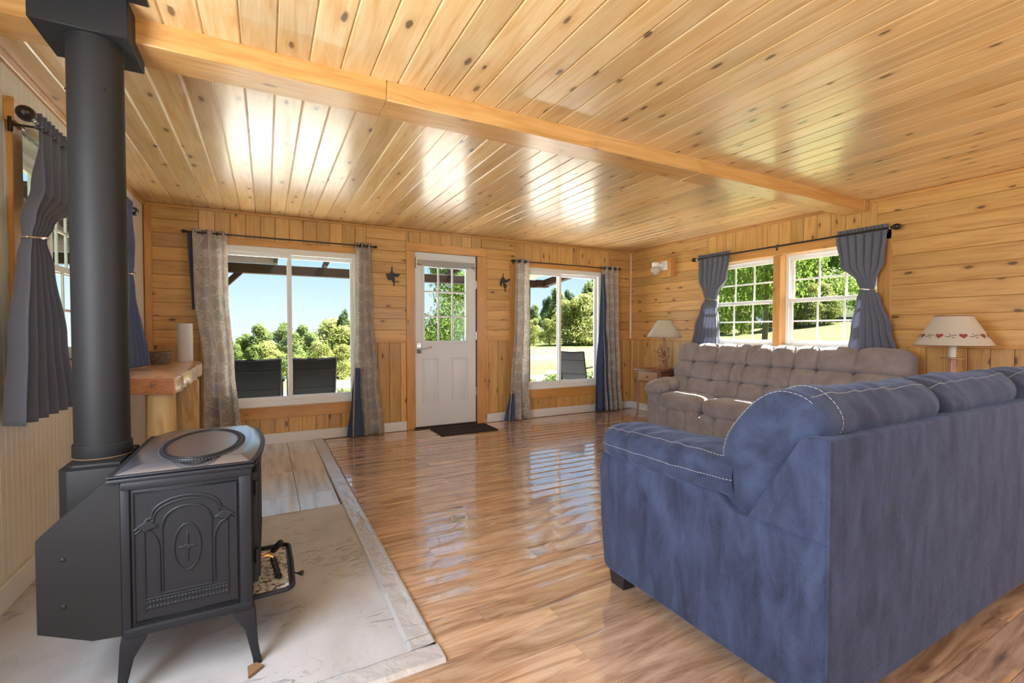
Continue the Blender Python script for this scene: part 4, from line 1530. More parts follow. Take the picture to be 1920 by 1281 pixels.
tied('slate curtain tied back beside the wall light, at the far end of the grey sofa', 'right', 0.085, 2.045, 1.530, 0.90, (3.990, 3.560), (3.890, 3.740), (4.085, 3.690), 6, MAT['slate_linen'], 0.5)
tied('slate curtain tied back at the near end of the window pair, above the grey sofa', 'right', 0.085, 2.045, 1.520, 0.90, (2.435, 2.035), (2.232, 2.118), (2.335, 1.925), 6, MAT['slate_linen'], 2.1)
tied('long slate curtain hanging left of the stovepipe, tied with a chain', 'left', 0.12, 2.050, 1.540, 0.785, (2.715, 3.20), (2.585, 2.725), (2.425, 2.960), 5, MAT['slate_linen'], 1.0)
tied('slate curtain right of the stovepipe whose hem rests on the live edge counter', 'left', 0.12, 2.050, 1.560, 0.895, (3.86, 4.255), (4.12, 4.225), (3.90, 4.30), 5, MAT['slate_blue_linen'], 0.3,
     push=lambda u, v: 0.06 * smoothstep(0.55, 1.0, v) * u)

# rolled fabric shade over the door glass
sh = tag(empty('door_shade'), 'rolled pale fabric shade across the top of the door glass', 'shade')


def shade_fn(u, v):
    a = 1.560 + 0.735 * u
    sag = 0.030 * math.sin(PI * u)
    return (a, DY - 0.018 - 0.010 * math.sin(PI * v), 1.990 - (0.062 + sag) * v)


o_ = MB().grid(shade_fn, 30, 8).build('shade_fabric', cloth('shade_fabric', (0.50, 0.49, 0.49), 200), sh, angle=180)
MB().cyl((1.555, DY - 0.022, 1.990), (2.298, DY - 0.022, 1.990), 0.011).build('roller', MAT['white_vinyl'], sh)
for a, s_ in ((1.552, 1), (2.290, -1)):
    q = MB().box(a - 0.008, a + 0.008, DY - 0.030, DY - 0.001, 1.885, 2.003).build('shade_bracket', MAT['nickel'], sh, bevel=0.003)
    MB().tube([(a, DY - 0.03, 1.925), (a + s_ * 0.055, DY - 0.03, 1.915)], 0.006, 8).build('bracket_arm', MAT['nickel'], q)

# doormat
tag(MB().box(-0.345, 0.345, -0.205, 0.205, 0, 0.010).build('doormat', MAT['doormat'], None, (2.03, 5.005, 0.002), bevel=0.004), 'dark rectangular doormat on the laminate in front of the door', 'doormat')


# ------------------------------------------------------------------ dark metal wall ornaments
def ornament(label, X0, Z0, polys):
    t_ = tag(empty('wall_ornament', (X0, YB - 0.001, Z0)), label, 'wall ornament', 'dark metal wall ornaments')
    for nm, pl, y0 in polys:
        MB().prism(pl, 'y', -0.012 - y0, -0.002 - y0).build(nm, MAT['dark_metal'], t_, bevel=0.002)
    return t_


ornament('dark metal leafy ornament on the boards left of the door', 1.270, 1.768, [
    ('spike', [(-0.006, 0.03), (0.012, 0.035), (0.006, 0.115), (-0.002, 0.112)], 0.0),
    ('leaf', [(-0.062, 0.02), (-0.048, -0.03), (-0.030, -0.052), (-0.020, -0.040), (0.005, -0.05), (0.022, -0.02), (0.030, 0.02), (0.008, 0.055), (-0.012, 0.055), (-0.030, 0.02), (-0.055, 0.032)], 0.004),
    ('branch', [(0.018, 0.030), (0.040, 0.032), (0.055, 0.020), (0.072, 0.036), (0.090, 0.026), (0.078, 0.004), (0.055, -0.008), (0.030, -0.002), (0.015, -0.01)], 0.008),
    ('stem', [(-0.002, -0.04), (0.016, -0.075), (0.022, -0.118), (0.028, -0.112), (0.034, -0.05), (0.030, -0.005), (0.005, -0.005)], 0.002)])
ornament('dark metal leafy ornament on the boards between the door and the right curtain', 2.690, 1.775, [
    ('spike', [(-0.014, 0.045), (-0.002, 0.045), (-0.004, 0.108), (-0.012, 0.108)], 0.0),
    ('leaf', [(-0.050, -0.055), (-0.056, -0.01), (-0.040, 0.035), (-0.018, 0.060), (0.005, 0.052), (0.010, 0.012), (0.000, -0.015), (-0.026, -0.018), (-0.036, -0.062)], 0.004),
    ('wing', [(0.000, -0.01), (0.020, -0.025), (0.042, -0.040), (0.036, -0.075), (0.016, -0.085), (-0.004, -0.068), (-0.010, -0.035)], 0.006),
    ('branch', [(0.005, 0.022), (0.024, 0.034), (0.040, 0.022), (0.060, 0.040), (0.088, 0.044), (0.082, 0.020), (0.050, -0.002), (0.020, -0.015), (0.003, 0.000)], 0.008),
    ('stem', [(0.014, -0.07), (0.028, -0.07), (0.026, -0.125), (0.014, -0.125)], 0.002)])

# ------------------------------------------------------------------ wall light
wlt = tag(empty('wall_light', (XR, 4.54, 1.99)), 'glass jar wall light on a pine block near the far corner', 'wall light')
MB().box(-0.098, -0.001, -0.100, 0.100, -0.125, 0.130).build('pine_block', tp, wlt, bevel=0.004)
MB().box(-0.122, -0.098, -0.058, 0.05, -0.030, 0.090).build('back_plate', MAT['white_vinyl'], wlt, bevel=0.006, seg=2)
MB().tube([(-0.122, 0.010, 0.035), (-0.165, 0.055, 0.035)], 0.026, 14).build('lamp_arm', MAT['white_vinyl'], wlt)
MB().lathe([(0.045, 0.0), (0.050, 0.01), (0.050, 0.062), (0.040, 0.070)], 20, (-0.185, 0.075, 0.008)).build('lamp_socket', MAT['white_vinyl'], wlt)
MB().lathe([(0.006, -0.098), (0.030, -0.090), (0.060, -0.062), (0.072, -0.030), (0.066, -0.006), (0.046, 0.006)], 20, (-0.185, 0.075, 0.010)).build('glass_jar', MAT['jar_glass'], wlt)

# ------------------------------------------------------------------ end table and its lamp


def end_table(loc, label):
    t_ = tag(empty('end_table', loc), label, 'side table', 'cherry end tables')
    c = MAT['cherry']
    MB().box(-0.225, 0.215, -0.215, 0.215, 0.645, 0.668).build('table_top', c, t_, bevel=0.005, seg=2)
    MB().box(-0.190, 0.195, -0.190, 0.190, 0.500, 0.645).build('table_case', c, t_)
    dr = MB().box(-0.203, -0.189, -0.165, 0.165, 0.515, 0.632).build('drawer', MAT['cherry_pale'], t_, bevel=0.003)
    MB().pillow((-0.213, 0.0, 0.575), (0.014, 0.014, 0.014), 2, 6).build('knob', c, dr)
    for sx in (-1, 1):
        for sy in (-1, 1):
            bx, by = sx * 0.185, sy * 0.185
            MB().tube([(bx, by, 0.645), (bx, by, 0.40), (bx, by, 0.20), (bx + sx * 0.004, by + sy * 0.004, 0.08), (bx + sx * 0.016, by + sy * 0.016, 0.002)],
                      [0.028, 0.026, 0.021, 0.019, 0.024], 4).build('leg', c, t_)
    return t_


end_table((4.440, 4.350, 0), 'cherry end table with one drawer in the corner, under the ship wheel lamp')
end_table((4.470, 1.500, 0), 'cherry end table behind the navy sofa, under the heart print lamp')


def shade(rb, rt, z0, z1, parent, mat, name='lamp_shade', n=40):
    s_ = MB().lathe([(rb - 0.003, z0 + 0.002), (rb, z0), (rt, z1), (rt - 0.003, z1 - 0.002), (rb - 0.004, z0 + 0.003)], n).build(name, mat, parent)
    for r_, z in ((rb, z0), (rt, z1)):
        MB().tube([(r_ * math.cos(q * PI / 20), r_ * math.sin(q * PI / 20), z) for q in range(40)], 0.0028, 6, closed=True).build('shade_trim', plain_dark, s_)
    return s_


plain_dark = plain('shade_binding', (0.16, 0.10, 0.10), 0.7)
LZ = 0.669
l1 = tag(empty('ship_wheel_lamp', (4.455, 4.290, LZ)), 'table lamp with a wooden ship wheel on its stem and a plain cream shade', 'lamp')
TW = MAT['turned_wood']
MB().lathe([(0.105, 0.0), (0.110, 0.006), (0.108, 0.014), (0.085, 0.020), (0.060, 0.028), (0.040, 0.045), (0.034, 0.08), (0.030, 0.14), (0.029, 0.24), (0.024, 0.27), (0.020, 0.34), (0.018, 0.405)], 8).build('lamp_base', TW, l1)
wh = empty('ship_wheel', (0, 0, 0), 0, l1)
wn_ = Vector((-1, -0.25, 0)).normalized()
wu = Vector((0, 0, 1))
wr = wn_.cross(wu)
wc = Vector((0, 0, 0.192)) + wn_ * 0.045
MB().tube([wc + (wr * math.cos(q * PI / 18) + wu * math.sin(q * PI / 18)) * 0.075 for q in range(36)], 0.014, 10, closed=True).build('wheel_rim', TW, wh)
for q in range(6):
    a = q * PI / 3 + 0.35
    d = wr * math.cos(a) + wu * math.sin(a)
    MB().tube([wc + d * 0.012, wc + d * 0.045, wc + d * 0.075, wc + d * 0.095, wc + d * 0.112, wc + d * 0.124], [0.005, 0.004, 0.005, 0.003, 0.006, 0.004], 8).build('spoke', MAT['cherry'], wh)
MB().tube([wc - wn_ * 0.03, wc + wn_ * 0.012], 0.016, 12).build('wheel_hub', MAT['brass'], wh)
s1 = shade(0.212, 0.080, 0.400, 0.618, l1, MAT['shade_cream'])
dash = MB()
for q in range(28):
    a0 = q * 2 * PI / 28
    r_ = 0.212 - (0.212 - 0.080) * 0.07 + 0.001
    dash.tube([(r_ * math.cos(a0 + k_ * 0.04), r_ * math.sin(a0 + k_ * 0.04), 0.4155) for k_ in range(4)], 0.0022, 5)
dash.build('lacing', plain_dark, s1)

l2 = tag(empty('heart_print_lamp', (4.500, 1.508, LZ)), 'candlestick table lamp whose cream shade is printed with red hearts', 'lamp')
MB().lathe([(0.085, 0.0), (0.090, 0.008), (0.080, 0.018), (0.040, 0.03), (0.030, 0.05), (0.026, 0.08), (0.026, 0.268)], 24).build('lamp_stem', TW, l2)
MB().lathe([(0.030, 0.268), (0.066, 0.272), (0.068, 0.278), (0.066, 0.284), (0.030, 0.286)], 28).build('drip_ring', TW, l2)
MB().lathe([(0.021, 0.284), (0.021, 0.385)], 20).build('candle_sleeve', plain('candle_cream', (0.80, 0.74, 0.58), 0.4), l2)
RB2, RT2, Z02, Z12 = 0.224, 0.106, 0.374, 0.590
s2 = shade(RB2, RT2, Z02, Z12, l2, MAT['shade_cream'])
hm, vm = plain('heart_red', (0.28, 0.055, 0.050), 0.8), plain('vine_grey', (0.095, 0.085, 0.080), 0.8)


def on_shade(ang, h, e=0.0012):
    r_ = RB2 + (RT2 - RB2) * (h - Z02) / (Z12 - Z02) + e
    return (r_ * math.cos(ang), r_ * math.sin(ang), h)


NH = 9
a_cam = math.atan2(-1.508, -4.5)
for q in range(NH):
    ac = a_cam + (q + 0.42) * 2 * PI / NH
    pts = []
    for k_ in range(28):
        tq = k_ * 2 * PI / 28
        hx = 16 * math.sin(tq) ** 3 / 17
        hy = (13 * math.cos(tq) - 5 * math.cos(2 * tq) - 2 * math.cos(3 * tq) - math.cos(4 * tq)) / 17
        pts.append(on_shade(ac + hx * 0.026 / 0.195, 0.446 + hy * 0.021))
    m = MB().add(pts + [on_shade(ac, 0.447)], [(k_, (k_ + 1) % 28, 28) for k_ in range(28)])
    m.build('heart', hm, s2)
    am = ac + PI / NH
    m = MB()
    m.tube([on_shade(am + (w / 10 - 0.5) * 0.34, 0.445 + 0.006 * math.sin((w / 10 - 0.5) * 5.5), 0.0005) for w in range(11)], 0.0022, 5)
    m.pillow(on_shade(am - 0.04, 0.456, 0.0005), (0.005, 0.005, 0.003), 2, 3)
    m.pillow(on_shade(am + 0.06, 0.434, 0.0005), (0.006, 0.006, 0.003), 2, 3)
    m.build('vine', vm, s2)

# ------------------------------------------------------------------ grey reclining sofa along the right wall
gs = tag(empty('reclining_sofa'), 'long taupe grey reclining sofa with puffy tufted back under the right windows', 'sofa')
TP = MAT['taupe']


def puff(name, parent, y0, y1, z0, z1, x_of, depth, e=4.0, over=1.11, wob=0.010, lean=True):
    cz = (z0 + z1) / 2
    cyy = (y0 + y1) / 2
    ang = math.atan2(x_of(z1) - x_of(z0), z1 - z0)
    hz = (z1 - z0) / 2 / math.cos(ang)
    m = Matrix.Rotation(ang, 3, 'Y')
    return MB().pillow((x_of(cz) + depth * 0.55, cyy, cz), (depth, (y1 - y0) / 2 * over, hz * over), e, 9, m, wob, 9).build(name, TP, parent, angle=80)


MB().box(4.05, 4.62, 1.83, 4.06, 0.05, 0.34).build('base_frame', TP, gs, bevel=0.03, seg=3)
MB().prism([(4.36, 0.30), (4.68, 0.30), (4.715, 0.86), (4.60, 0.93), (4.50, 0.86)], 'y', 1.80, 4.02).build('back_frame', TP, gs, bevel=0.03, seg=3)
xback = lambda z: 4.31 + (z - 0.42) * 0.40
SEC = (('far', [(4.035, 3.80), (3.80, 3.50), (3.50, 3.262)], 0.0), ('mid', [(3.262, 3.125), (3.125, 2.855), (2.855, 2.640)], -0.012), ('near', [(2.640, 2.43), (2.43, 2.125), (2.125, 1.755)], 0.0))
ROWS = [(0.405, 0.585), (0.585, 0.765), (0.765, 0.975)]
for nm, cols_, dx in SEC:
    bsec = empty('back_cushion', parent=gs)
    for (y1, y0) in cols_:
        for ri, (z0, z1) in enumerate(ROWS):
            puff('tuft', bsec, y0, y1, z0, z1, lambda z, dx=dx: xback(z) + dx - 0.02, 0.105 if ri < 2 else 0.115)
for (y1, y0) in ((3.90, 3.325), (3.325, 2.640), (2.640, 2.00)):
    sc = MB().pillow((4.150, (y0 + y1) / 2, 0.362), (0.235, (y1 - y0) / 2 * 1.01, 0.098), 4.0, 12, None, 0.008, 7).build('seat_cushion', TP, gs, angle=80)
    w = y1 - y0
    for f0, f1 in ((0, 0.27), (0.27, 0.70), (0.70, 1.0)):
        MB().pillow((4.000, y1 - w * (f0 + f1) / 2, 0.165), (0.075, w * (f1 - f0) / 2 * 1.05, 0.145), 3.4, 9, None, 0.008, 9).build('footrest_tuft', TP, sc, angle=80)


def g_arm(y0, y1):
    a_ = MB().box(3.985, 4.56, y0, y1, 0.03, 0.455).build('arm', TP, gs, bevel=0.035, seg=3)
    ym = (y0 + y1) / 2
    for i, (x0, h, zz, tilt) in enumerate(((4.065, 0.115, 0.495, 0.30), (4.225, 0.105, 0.520, 0.0), (4.375, 0.105, 0.510, -0.1), (4.50, 0.10, 0.505, -0.1))):
        MB().pillow((x0, ym, zz), (h, (y1 - y0) / 2 * 1.22, 0.082), 2.8, 9, Matrix.Rotation(-tilt, 3, 'Y'), 0.010, 9).build('arm_tuft', TP, a_, angle=80)


g_arm(3.885, 4.110)
g_arm(1.775, 2.000)
MB().pillow((3.985, 3.997, 0.470), (0.05, 0.130, 0.052), 2.6, 8, None, 0.008, 14).build('arm_front_roll', TP, gs, angle=80)

# ------------------------------------------------------------------ navy sofa, its back to the viewer
ns = tag(empty('navy_sofa'), 'navy velour sofa seen from behind with overstuffed back cushions', 'sofa')
NV, NS = MAT['navy'], MAT['navy_soft']
NX0, NX1, NY0, NY1 = 1.357, 3.72, 0.705, 1.700


def arm_shape(xa, xb):
    # side panel with a slightly rounded front edge
    poly = [(NY0 + 0.002, 0.075), (NY1 - 0.05, 0.075), (NY1 - 0.035, 0.10), (NY1 - 0.012, 0.30), (NY1 - 0.002, 0.52), (NY1 - 0.015, 0.595), (NY0 + 0.36, 0.600), (NY0 + 0.30, 0.553), (NY0 + 0.002, 0.553)]
    return MB().prism(poly, 'x', xa, xb).build('arm', NV, ns, bevel=0.012, seg=3)


arm_l = arm_shape(NX0, NX0 + 0.235)
arm_shape(NX1 - 0.235, NX1)
MB().prism([(NY0, 0.075), (NY0 + 0.17, 0.075), (NY0 + 0.25, 0.552), (NY0 + 0.085, 0.838), (NY0 + 0.065, 0.850), (NY0, 0.850)], 'x', NX0 + 0.0005, NX1).build('back_frame', NV, ns, bevel=0.010, seg=3)
MB().box(NX0 + 0.235, NX1 - 0.235, NY0 + 0.18, NY1 - 0.04, 0.075, 0.33).build('seat_base', NV, ns, bevel=0.02, seg=2)
# welt along the corner edges
MB().tube([(NX0 - 0.001, NY0 + 0.001, 0.08), (NX0 - 0.001, NY0 + 0.001, 0.848)], 0.0045, 8).build('welt', NV, ns)
MB().tube([(NX0 - 0.001, NY0 + 0.004, 0.553), (NX0 - 0.001, NY0 + 0.245, 0.553)], 0.0035, 8).build('welt', NV, ns)
for fx in (NX0 + 0.02, NX1 - 0.10):
    for fy in (NY0 + 0.02, NY1 - 0.15):
        MB().add([(fx + a * 0.085 + (0.006 if z == 0 else 0) * (1 - 2 * a), fy + b * 0.10 + (0.010 if z == 0 else 0) * (1 - 2 * b), 0.002 + z * 0.078) for z in (0, 1) for a, b in ((0, 0), (1, 0), (1, 1), (0, 1))],
                 [(0, 3, 2, 1), (4, 5, 6, 7), (0, 1, 5, 4), (1, 2, 6, 5), (2, 3, 7, 6), (3, 0, 4, 7)]).build('foot', MAT['black_plastic'], ns, bevel=0.003)


def roll(name, prof, a0, a1, parent, mat, er, e0, wob, seed, nx=46):
    """cushion: closed profile swept along x with rounded ends; returns object and surface evaluator"""
    P = catmull([Vector((a, b)) for a, b in prof], 6)
    c = sum(P, Vector((0, 0))) / len(P)
    n_ = len(P)

    def S(x_):
        d = min(1.0, min(x_ - a0, a1 - x_) / er)
        return e0 + (1 - e0) * max(0.0, 1 - (1 - max(0, d)) ** 2.4) ** (1 / 2.4)

    def ev(x_, i):
        q = c + (P[i % n_] - c) * S(x_)
        v = Vector((x_, q.x, q.y))
        d = Vector((0, (P[i % n_] - c).x, (P[i % n_] - c).y)).normalized()
        w = wob * noise.noise(Vector((x_ * 4.5 + seed, q.x * 7, q.y * 7))) + wob * 0.55 * noise.noise(Vector((x_ * 17 + q.y * 9, q.x * 5 + seed, q.y * 5)))
        return v + d * w
    xs = [a0 + (a1 - a0) * (0.5 - 0.5 * math.cos(PI * i / nx)) * 0.6 + (a1 - a0) * i / nx * 0.4 for i in range(nx + 1)]
    vs_ = [ev(x_, i) for x_ in xs for i in range(n_)]
    fs_ = [(j * n_ + i, j * n_ + (i + 1) % n_, (j + 1) * n_ + (i + 1) % n_, (j + 1) * n_ + i) for j in range(nx) for i in range(n_)]
    for j, sg in ((0, -1), (nx, 1)):
        base = len(vs_)
        ring = [vs_[j * n_ + i] for i in range(n_)]
        cc = sum(ring, Vector()) / n_
        prev = [j * n_ + i for i in range(n_)]
        for f_, o2 in ((0.72, 0.016), (0.38, 0.026)):
            b2 = len(vs_)
            vs_ += [cc + (q - cc) * f_ + Vector((sg * o2, 0, 0)) for q in ring]
            cur = list(range(b2, b2 + n_))
            fs_ += [(prev[i], prev[(i + 1) % n_], cur[(i + 1) % n_], cur[i]) for i in range(n_)]
            prev = cur
        vs_.append(cc + Vector((sg * 0.030, 0, 0)))
        fs_ += [(prev[i], prev[(i + 1) % n_], len(vs_) - 1) for i in range(n_)]
    o2 = MB().add(vs_, fs_)
    me = o2.mesh(name, angle=180)
    bm_ = bmesh.new()
    bm_.from_mesh(me)
    bmesh.ops.recalc_face_normals(bm_, faces=bm_.faces)
    bm_.to_mesh(me)
    bm_.free()
    me.shade_smooth()
    return link(name, me, mat, parent), ev, n_


def stitches(pts, parent, r_=0.0018, on=0.012, gap=0.007):
    m = MB()
    acc = [Vector(pts[0])]
    for p in pts[1:]:
        p = Vector(p)
        while (p - acc[-1]).length > 0.004:
            acc.append(acc[-1] + (p - acc[-1]).normalized() * 0.004)
    i = 0
    k1, k2 = max(2, int(on / 0.004)), max(1, int(gap / 0.004))
    while i + k1 < len(acc):
        m.tube(acc[i:i + k1 + 1], r_, 5)
        i += k1 + k2
    return m.build('stitching', MAT['stitch'], parent)


CP = [(1.005, 0.500), (1.062, 0.545), (1.088, 0.640), (1.082, 0.740), (1.040, 0.845), (0.965, 0.925), (0.880, 0.968), (0.805, 0.968), (0.752, 0.930), (0.735, 0.872), (0.775, 0.800), (0.840, 0.690), (0.905, 0.580), (0.955, 0.510)]
for i, (a0, a1) in enumerate(((1.385, 2.150), (2.165, 2.905), (2.920, 3.690))):
    o2, ev, n_ = roll('back_cushion', CP, a0, a1, ns, NS, 0.17, 0.66 if i else 0.80, 0.020, i * 7.3)
    top = 7 * 6 + 2
    run = [ev(a0 + (a1 - a0) * q / 60, top) for q in range(2, 59)]
    stitches([p + Vector((0, -0.001, 0.001)) for p in run], o2, 0.0010)
    if i == 0:
        ring = [ev(a0 + 0.085, k_) for k_ in range(0, 12 * 6)]
        cc = Vector((a0 + 0.085, 0.92, 0.75))
        stitches([p + (p - cc).normalized() * 0.001 for p in ring], o2, 0.0010)
        ring = [ev(a0 + 0.012, k_) for k_ in range(4, 8 * 6)]
        stitches([p + (p - cc).normalized() * 0.001 for p in ring], o2, 0.0009)
for a0, a1 in ((NX0 + 0.245, 2.15), (2.155, 2.92), (2.925, NX1 - 0.245)):
    MB().pillow(((a0 + a1) / 2, 1.33, 0.41), ((a1 - a0) / 2, 0.38, 0.10), 5, 10, None, 0.008, 6).build('seat_cushion', NS, ns, angle=80)


# pillow-top arms
def arm_pad(xc, name='arm_cushion'):
    def fn(u, v):
        a = u * 2 * PI
        yy = 1.010 + 0.710 * v
        s_ = 0.80 + 0.20 * (1 - abs(2 * v - 1) ** 5)
        if v > 0.86:
            s_ *= max(0.0, 1 - ((v - 0.86) / 0.14) ** 2.6) ** 0.45
        zt = 0.642 + 0.012 * (1 - v)
        xx = xc + (0.145 * s_) * (abs(math.cos(a)) ** 0.72) * (1 if math.cos(a) > 0 else -1)
        zz = zt + (0.082 * s_ + 0.008 * (1 - v)) * (abs(math.sin(a)) ** 0.72) * (1 if math.sin(a) > 0 else -1)
        w = 0.010 * noise.noise(Vector((xx * 6, yy * 14, zz * 6))) + 0.006 * noise.noise(Vector((xx * 14 + yy * 20, yy * 22, zz * 14)))
        return (xx + w * math.cos(a), yy, zz + w * math.sin(a))
    o2 = MB().grid(fn, 40, 60).build(name, NS, ns, angle=180)
    return o2, fn


ap, fn = arm_pad(NX0 + 0.125)
stitches([Vector(fn(0.50, q / 60)) + Vector((-0.001, 0, 0.0)) for q in range(0, 58)], ap, 0.0010, 0.011, 0.006)
stitches([Vector(fn(0.36, q / 60)) + Vector((-0.0007, 0, 0.0007)) for q in range(0, 58)], ap, 0.0010, 0.011, 0.006)
arm_pad(NX1 - 0.125)

# ================================================================== OUTDOORS
def ground_z(x_, y_):
    """gentle ground: level round the house, falling away to the back left"""
    z = -0.16
    if y_ > 10:
        q = 1 - smoothstep(0.18, 0.55, x_ / y_)
        z -= 0.085 * (y_ - 10) * q
    z += 0.115 * max(0, min(x_, 21) - 6.5) * (1 - smoothstep(0.85, 1.25, y_ / max(x_, 1))) * smoothstep(-1.5, -0.5, y_ / max(x_, 1))
    z += 0.016 * max(0, y_ - 16) * smoothstep(0.45, 0.7, x_ / max(y_, 1)) * (1 - smoothstep(1.2, 1.6, x_ / max(y_, 1)))
    return z + 0.05 * noise.noise(Vector((x_ * 0.12, y_ * 0.12, 0)))


def gfn(u, v):
    a = (u - 0.5) * 2
    b = v
    x_ = 10 + 150 * a * abs(a) ** 0.6
    y_ = -20 + 180 * b ** 1.7
    return (x_, y_, ground_z(x_, y_))


lawn = MB().grid(gfn, 120, 120).build('ground_lawn', MAT['grass'], None, angle=180)
struct(lawn, 'sunlit lawn around the house')

# stone patio outside the back wall
patio = struct(empty('ground_patio'), 'pale stone patio outside the back wall')
r3 = random.Random(5)
for i in range(12):
    for j in range(4):
        x0 = -3.0 + 0.75 * i + (0.3 if j % 2 else 0)
        y0 = 5.48 + 0.62 * j
        MB().box(x0 + 0.008, x0 + 0.742, y0 + 0.008, y0 + 0.612, -0.20, -0.085 + r3.uniform(-0.004, 0.004)).build('paving_stone', MAT['stone'], patio, bevel=0.006)

def gravel_fn(u, v):
    x_, y_ = -4.5 + 14 * u, 7.9 + 3.6 * v
    return (x_, y_, ground_z(x_, y_) + 0.02 + 0.01 * noise.noise(Vector((x_ * 6, y_ * 6, 0))))


gv = struct(MB().grid(gravel_fn, 90, 30).build('ground_gravel', plain('gravel', (0.62, 0.60, 0.57), 0.95, bump=(60, 0.8, 0.02), vary=0.3), None, angle=180), 'pale gravel between the patio and the lawn')

# porch frame
porch = tag(empty('porch_frame', (2, 6.4, 0)), 'dark timber porch frame of header, posts and rafters outside the back wall', 'porch')
PWD = MAT['porch_wood']


def pb(name, x0, x1, y0, y1, z0, z1, mat=None):
    o_ = MB().box(x0 - 2, x1 - 2, y0 - 6.4, y1 - 6.4, z0, z1).build(name, mat or PWD, porch, bevel=0.004)
    return o_


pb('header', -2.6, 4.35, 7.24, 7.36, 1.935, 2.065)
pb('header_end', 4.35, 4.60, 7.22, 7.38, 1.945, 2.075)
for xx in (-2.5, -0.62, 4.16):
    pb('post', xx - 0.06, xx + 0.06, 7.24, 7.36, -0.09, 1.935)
o_ = MB().prism([(-0.56, 1.62), (-0.56, 1.72), (-0.36, 1.935), (-0.26, 1.935)], 'y', 7.26, 7.34).build('brace', PWD, porch)
o_.matrix_parent_inverse = Matrix.Translation((-2, -6.4, 0))
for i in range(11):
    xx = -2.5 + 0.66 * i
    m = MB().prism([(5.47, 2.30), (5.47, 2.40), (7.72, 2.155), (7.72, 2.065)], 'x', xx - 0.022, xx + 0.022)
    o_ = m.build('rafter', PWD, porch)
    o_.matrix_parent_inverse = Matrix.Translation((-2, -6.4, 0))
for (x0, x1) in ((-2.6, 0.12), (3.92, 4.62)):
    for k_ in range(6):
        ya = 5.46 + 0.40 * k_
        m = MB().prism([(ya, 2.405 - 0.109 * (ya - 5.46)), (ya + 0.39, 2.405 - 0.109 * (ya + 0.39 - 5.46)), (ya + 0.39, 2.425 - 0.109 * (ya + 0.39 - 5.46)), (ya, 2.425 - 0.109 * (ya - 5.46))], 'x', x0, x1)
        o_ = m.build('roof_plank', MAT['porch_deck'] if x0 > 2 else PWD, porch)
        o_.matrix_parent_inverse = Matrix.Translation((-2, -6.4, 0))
m = MB().prism([(5.47, 2.14), (5.47, 2.26), (7.30, 2.075), (7.30, 1.955)], 'x', 4.50, 4.60)
o_ = m.build('side_beam', PWD, porch)
o_.matrix_parent_inverse = Matrix.Translation((-2, -6.4, 0))

# eave over the right wall and roof slab of the house
roof = struct(empty('roof_1'), 'roof of the house with its eaves')
MB().box(XL - 0.6, XR + 0.58, YR - 0.6, YB + 0.17, CZ + 0.15, CZ + 0.26).build('roof_deck', MAT['porch_wood'], roof)


# ------------------------------------------------------------------ patio chairs
def patio_chair(loc, rz, label, smat, w=0.46, arms=True):
    """faces +y (away from the house); sling back towards the house"""
    t_ = tag(empty('patio_chair', loc, rz), label, 'patio chair', 'sling patio chairs')
    F = MAT['patio_frame']
    h = w / 2
    for s_ in (-1, 1):
        MB().tube(catmull([(s_ * h, 0.24, 0.40), (s_ * h, -0.10, 0.38), (s_ * h, -0.20, 0.44), (s_ * h, -0.27, 0.66), (s_ * h, -0.33, 0.90)], 6, False), 0.014, 8).build('side_rail', F, t_)
        MB().tube([(s_ * (h + 0.03), 0.24, 0.62), (s_ * (h + 0.03), 0.27, 0.30), (s_ * (h + 0.03), 0.28, 0.002)], 0.014, 8).build('leg', F, t_)
        MB().tube([(s_ * (h + 0.03), -0.12, 0.40), (s_ * (h + 0.03), -0.26, 0.16), (s_ * (h + 0.03), -0.32, 0.002)], 0.014, 8).build('leg', F, t_)
        MB().tube(catmull([(s_ * (h + 0.03), -0.27, 0.64), (s_ * (h + 0.035), -0.05, 0.645), (s_ * (h + 0.035), 0.18, 0.64), (s_ * (h + 0.03), 0.25, 0.60)], 5, False), 0.016, 8).build('armrest', F, t_)
    MB().tube(catmull([(-h, -0.33, 0.90), (-h * 0.5, -0.335, 0.892), (0, -0.335, 0.888), (h * 0.5, -0.335, 0.892), (h, -0.33, 0.90)], 4, False), 0.013, 8).build('top_rail', F, t_)
    MB().tube([(-h - 0.03, -0.12, 0.40), (h + 0.03, -0.12, 0.40)], 0.012, 8).build('cross_rail', F, t_)
    prof = catmull([Vector((-0.19, 0.43)), Vector((-0.27, 0.66)), Vector((-0.33, 0.895))], 8, False)
    m = MB()
    for q in range(2):
        m.grid(lambda u, v, q=q: (-h + 0.01 + (w - 0.02) * u, prof[min(16, int(round(v * 16)))].x - 0.014 * math.sin(PI * u) * math.sin(PI * v) - q * 0.004, prof[min(16, int(round(v * 16)))].y - 0.012 * math.sin(PI * u) * v), 10, 16)
    bk_ = m.build('sling_back', smat, t_, angle=180)
    for v in (4, 11):
        MB().tube([(-h + 0.01 + (w - 0.02) * u / 10, prof[v].x - 0.014 * math.sin(PI * u / 10) * math.sin(PI * v / 16) - 0.006, prof[v].y) for u in range(11)], 0.004, 6).build('sling_seam', F, bk_)
    m = MB().grid(lambda u, v: (-h + 0.01 + (w - 0.02) * u, -0.17 + 0.40 * v, 0.405 - 0.03 * math.sin(PI * u)), 10, 8)
    m.build('sling_seat', smat, t_, angle=180)
    return t_


GZ = -0.085
patio_chair((-0.105, 6.48, GZ), R(0), 'dark sling patio chair outside the left window, left of the pair', MAT['sling'], 0.52)
patio_chair((0.525, 6.46, GZ), R(0), 'dark sling patio chair outside the left window, right of the pair', MAT['sling'], 0.49)
patio_chair((4.64, 6.33, GZ), R(-62), 'grey sling patio chair outside the right picture window', MAT['sling_grey'], 0.46)

# ------------------------------------------------------------------ plants
_crown = {}


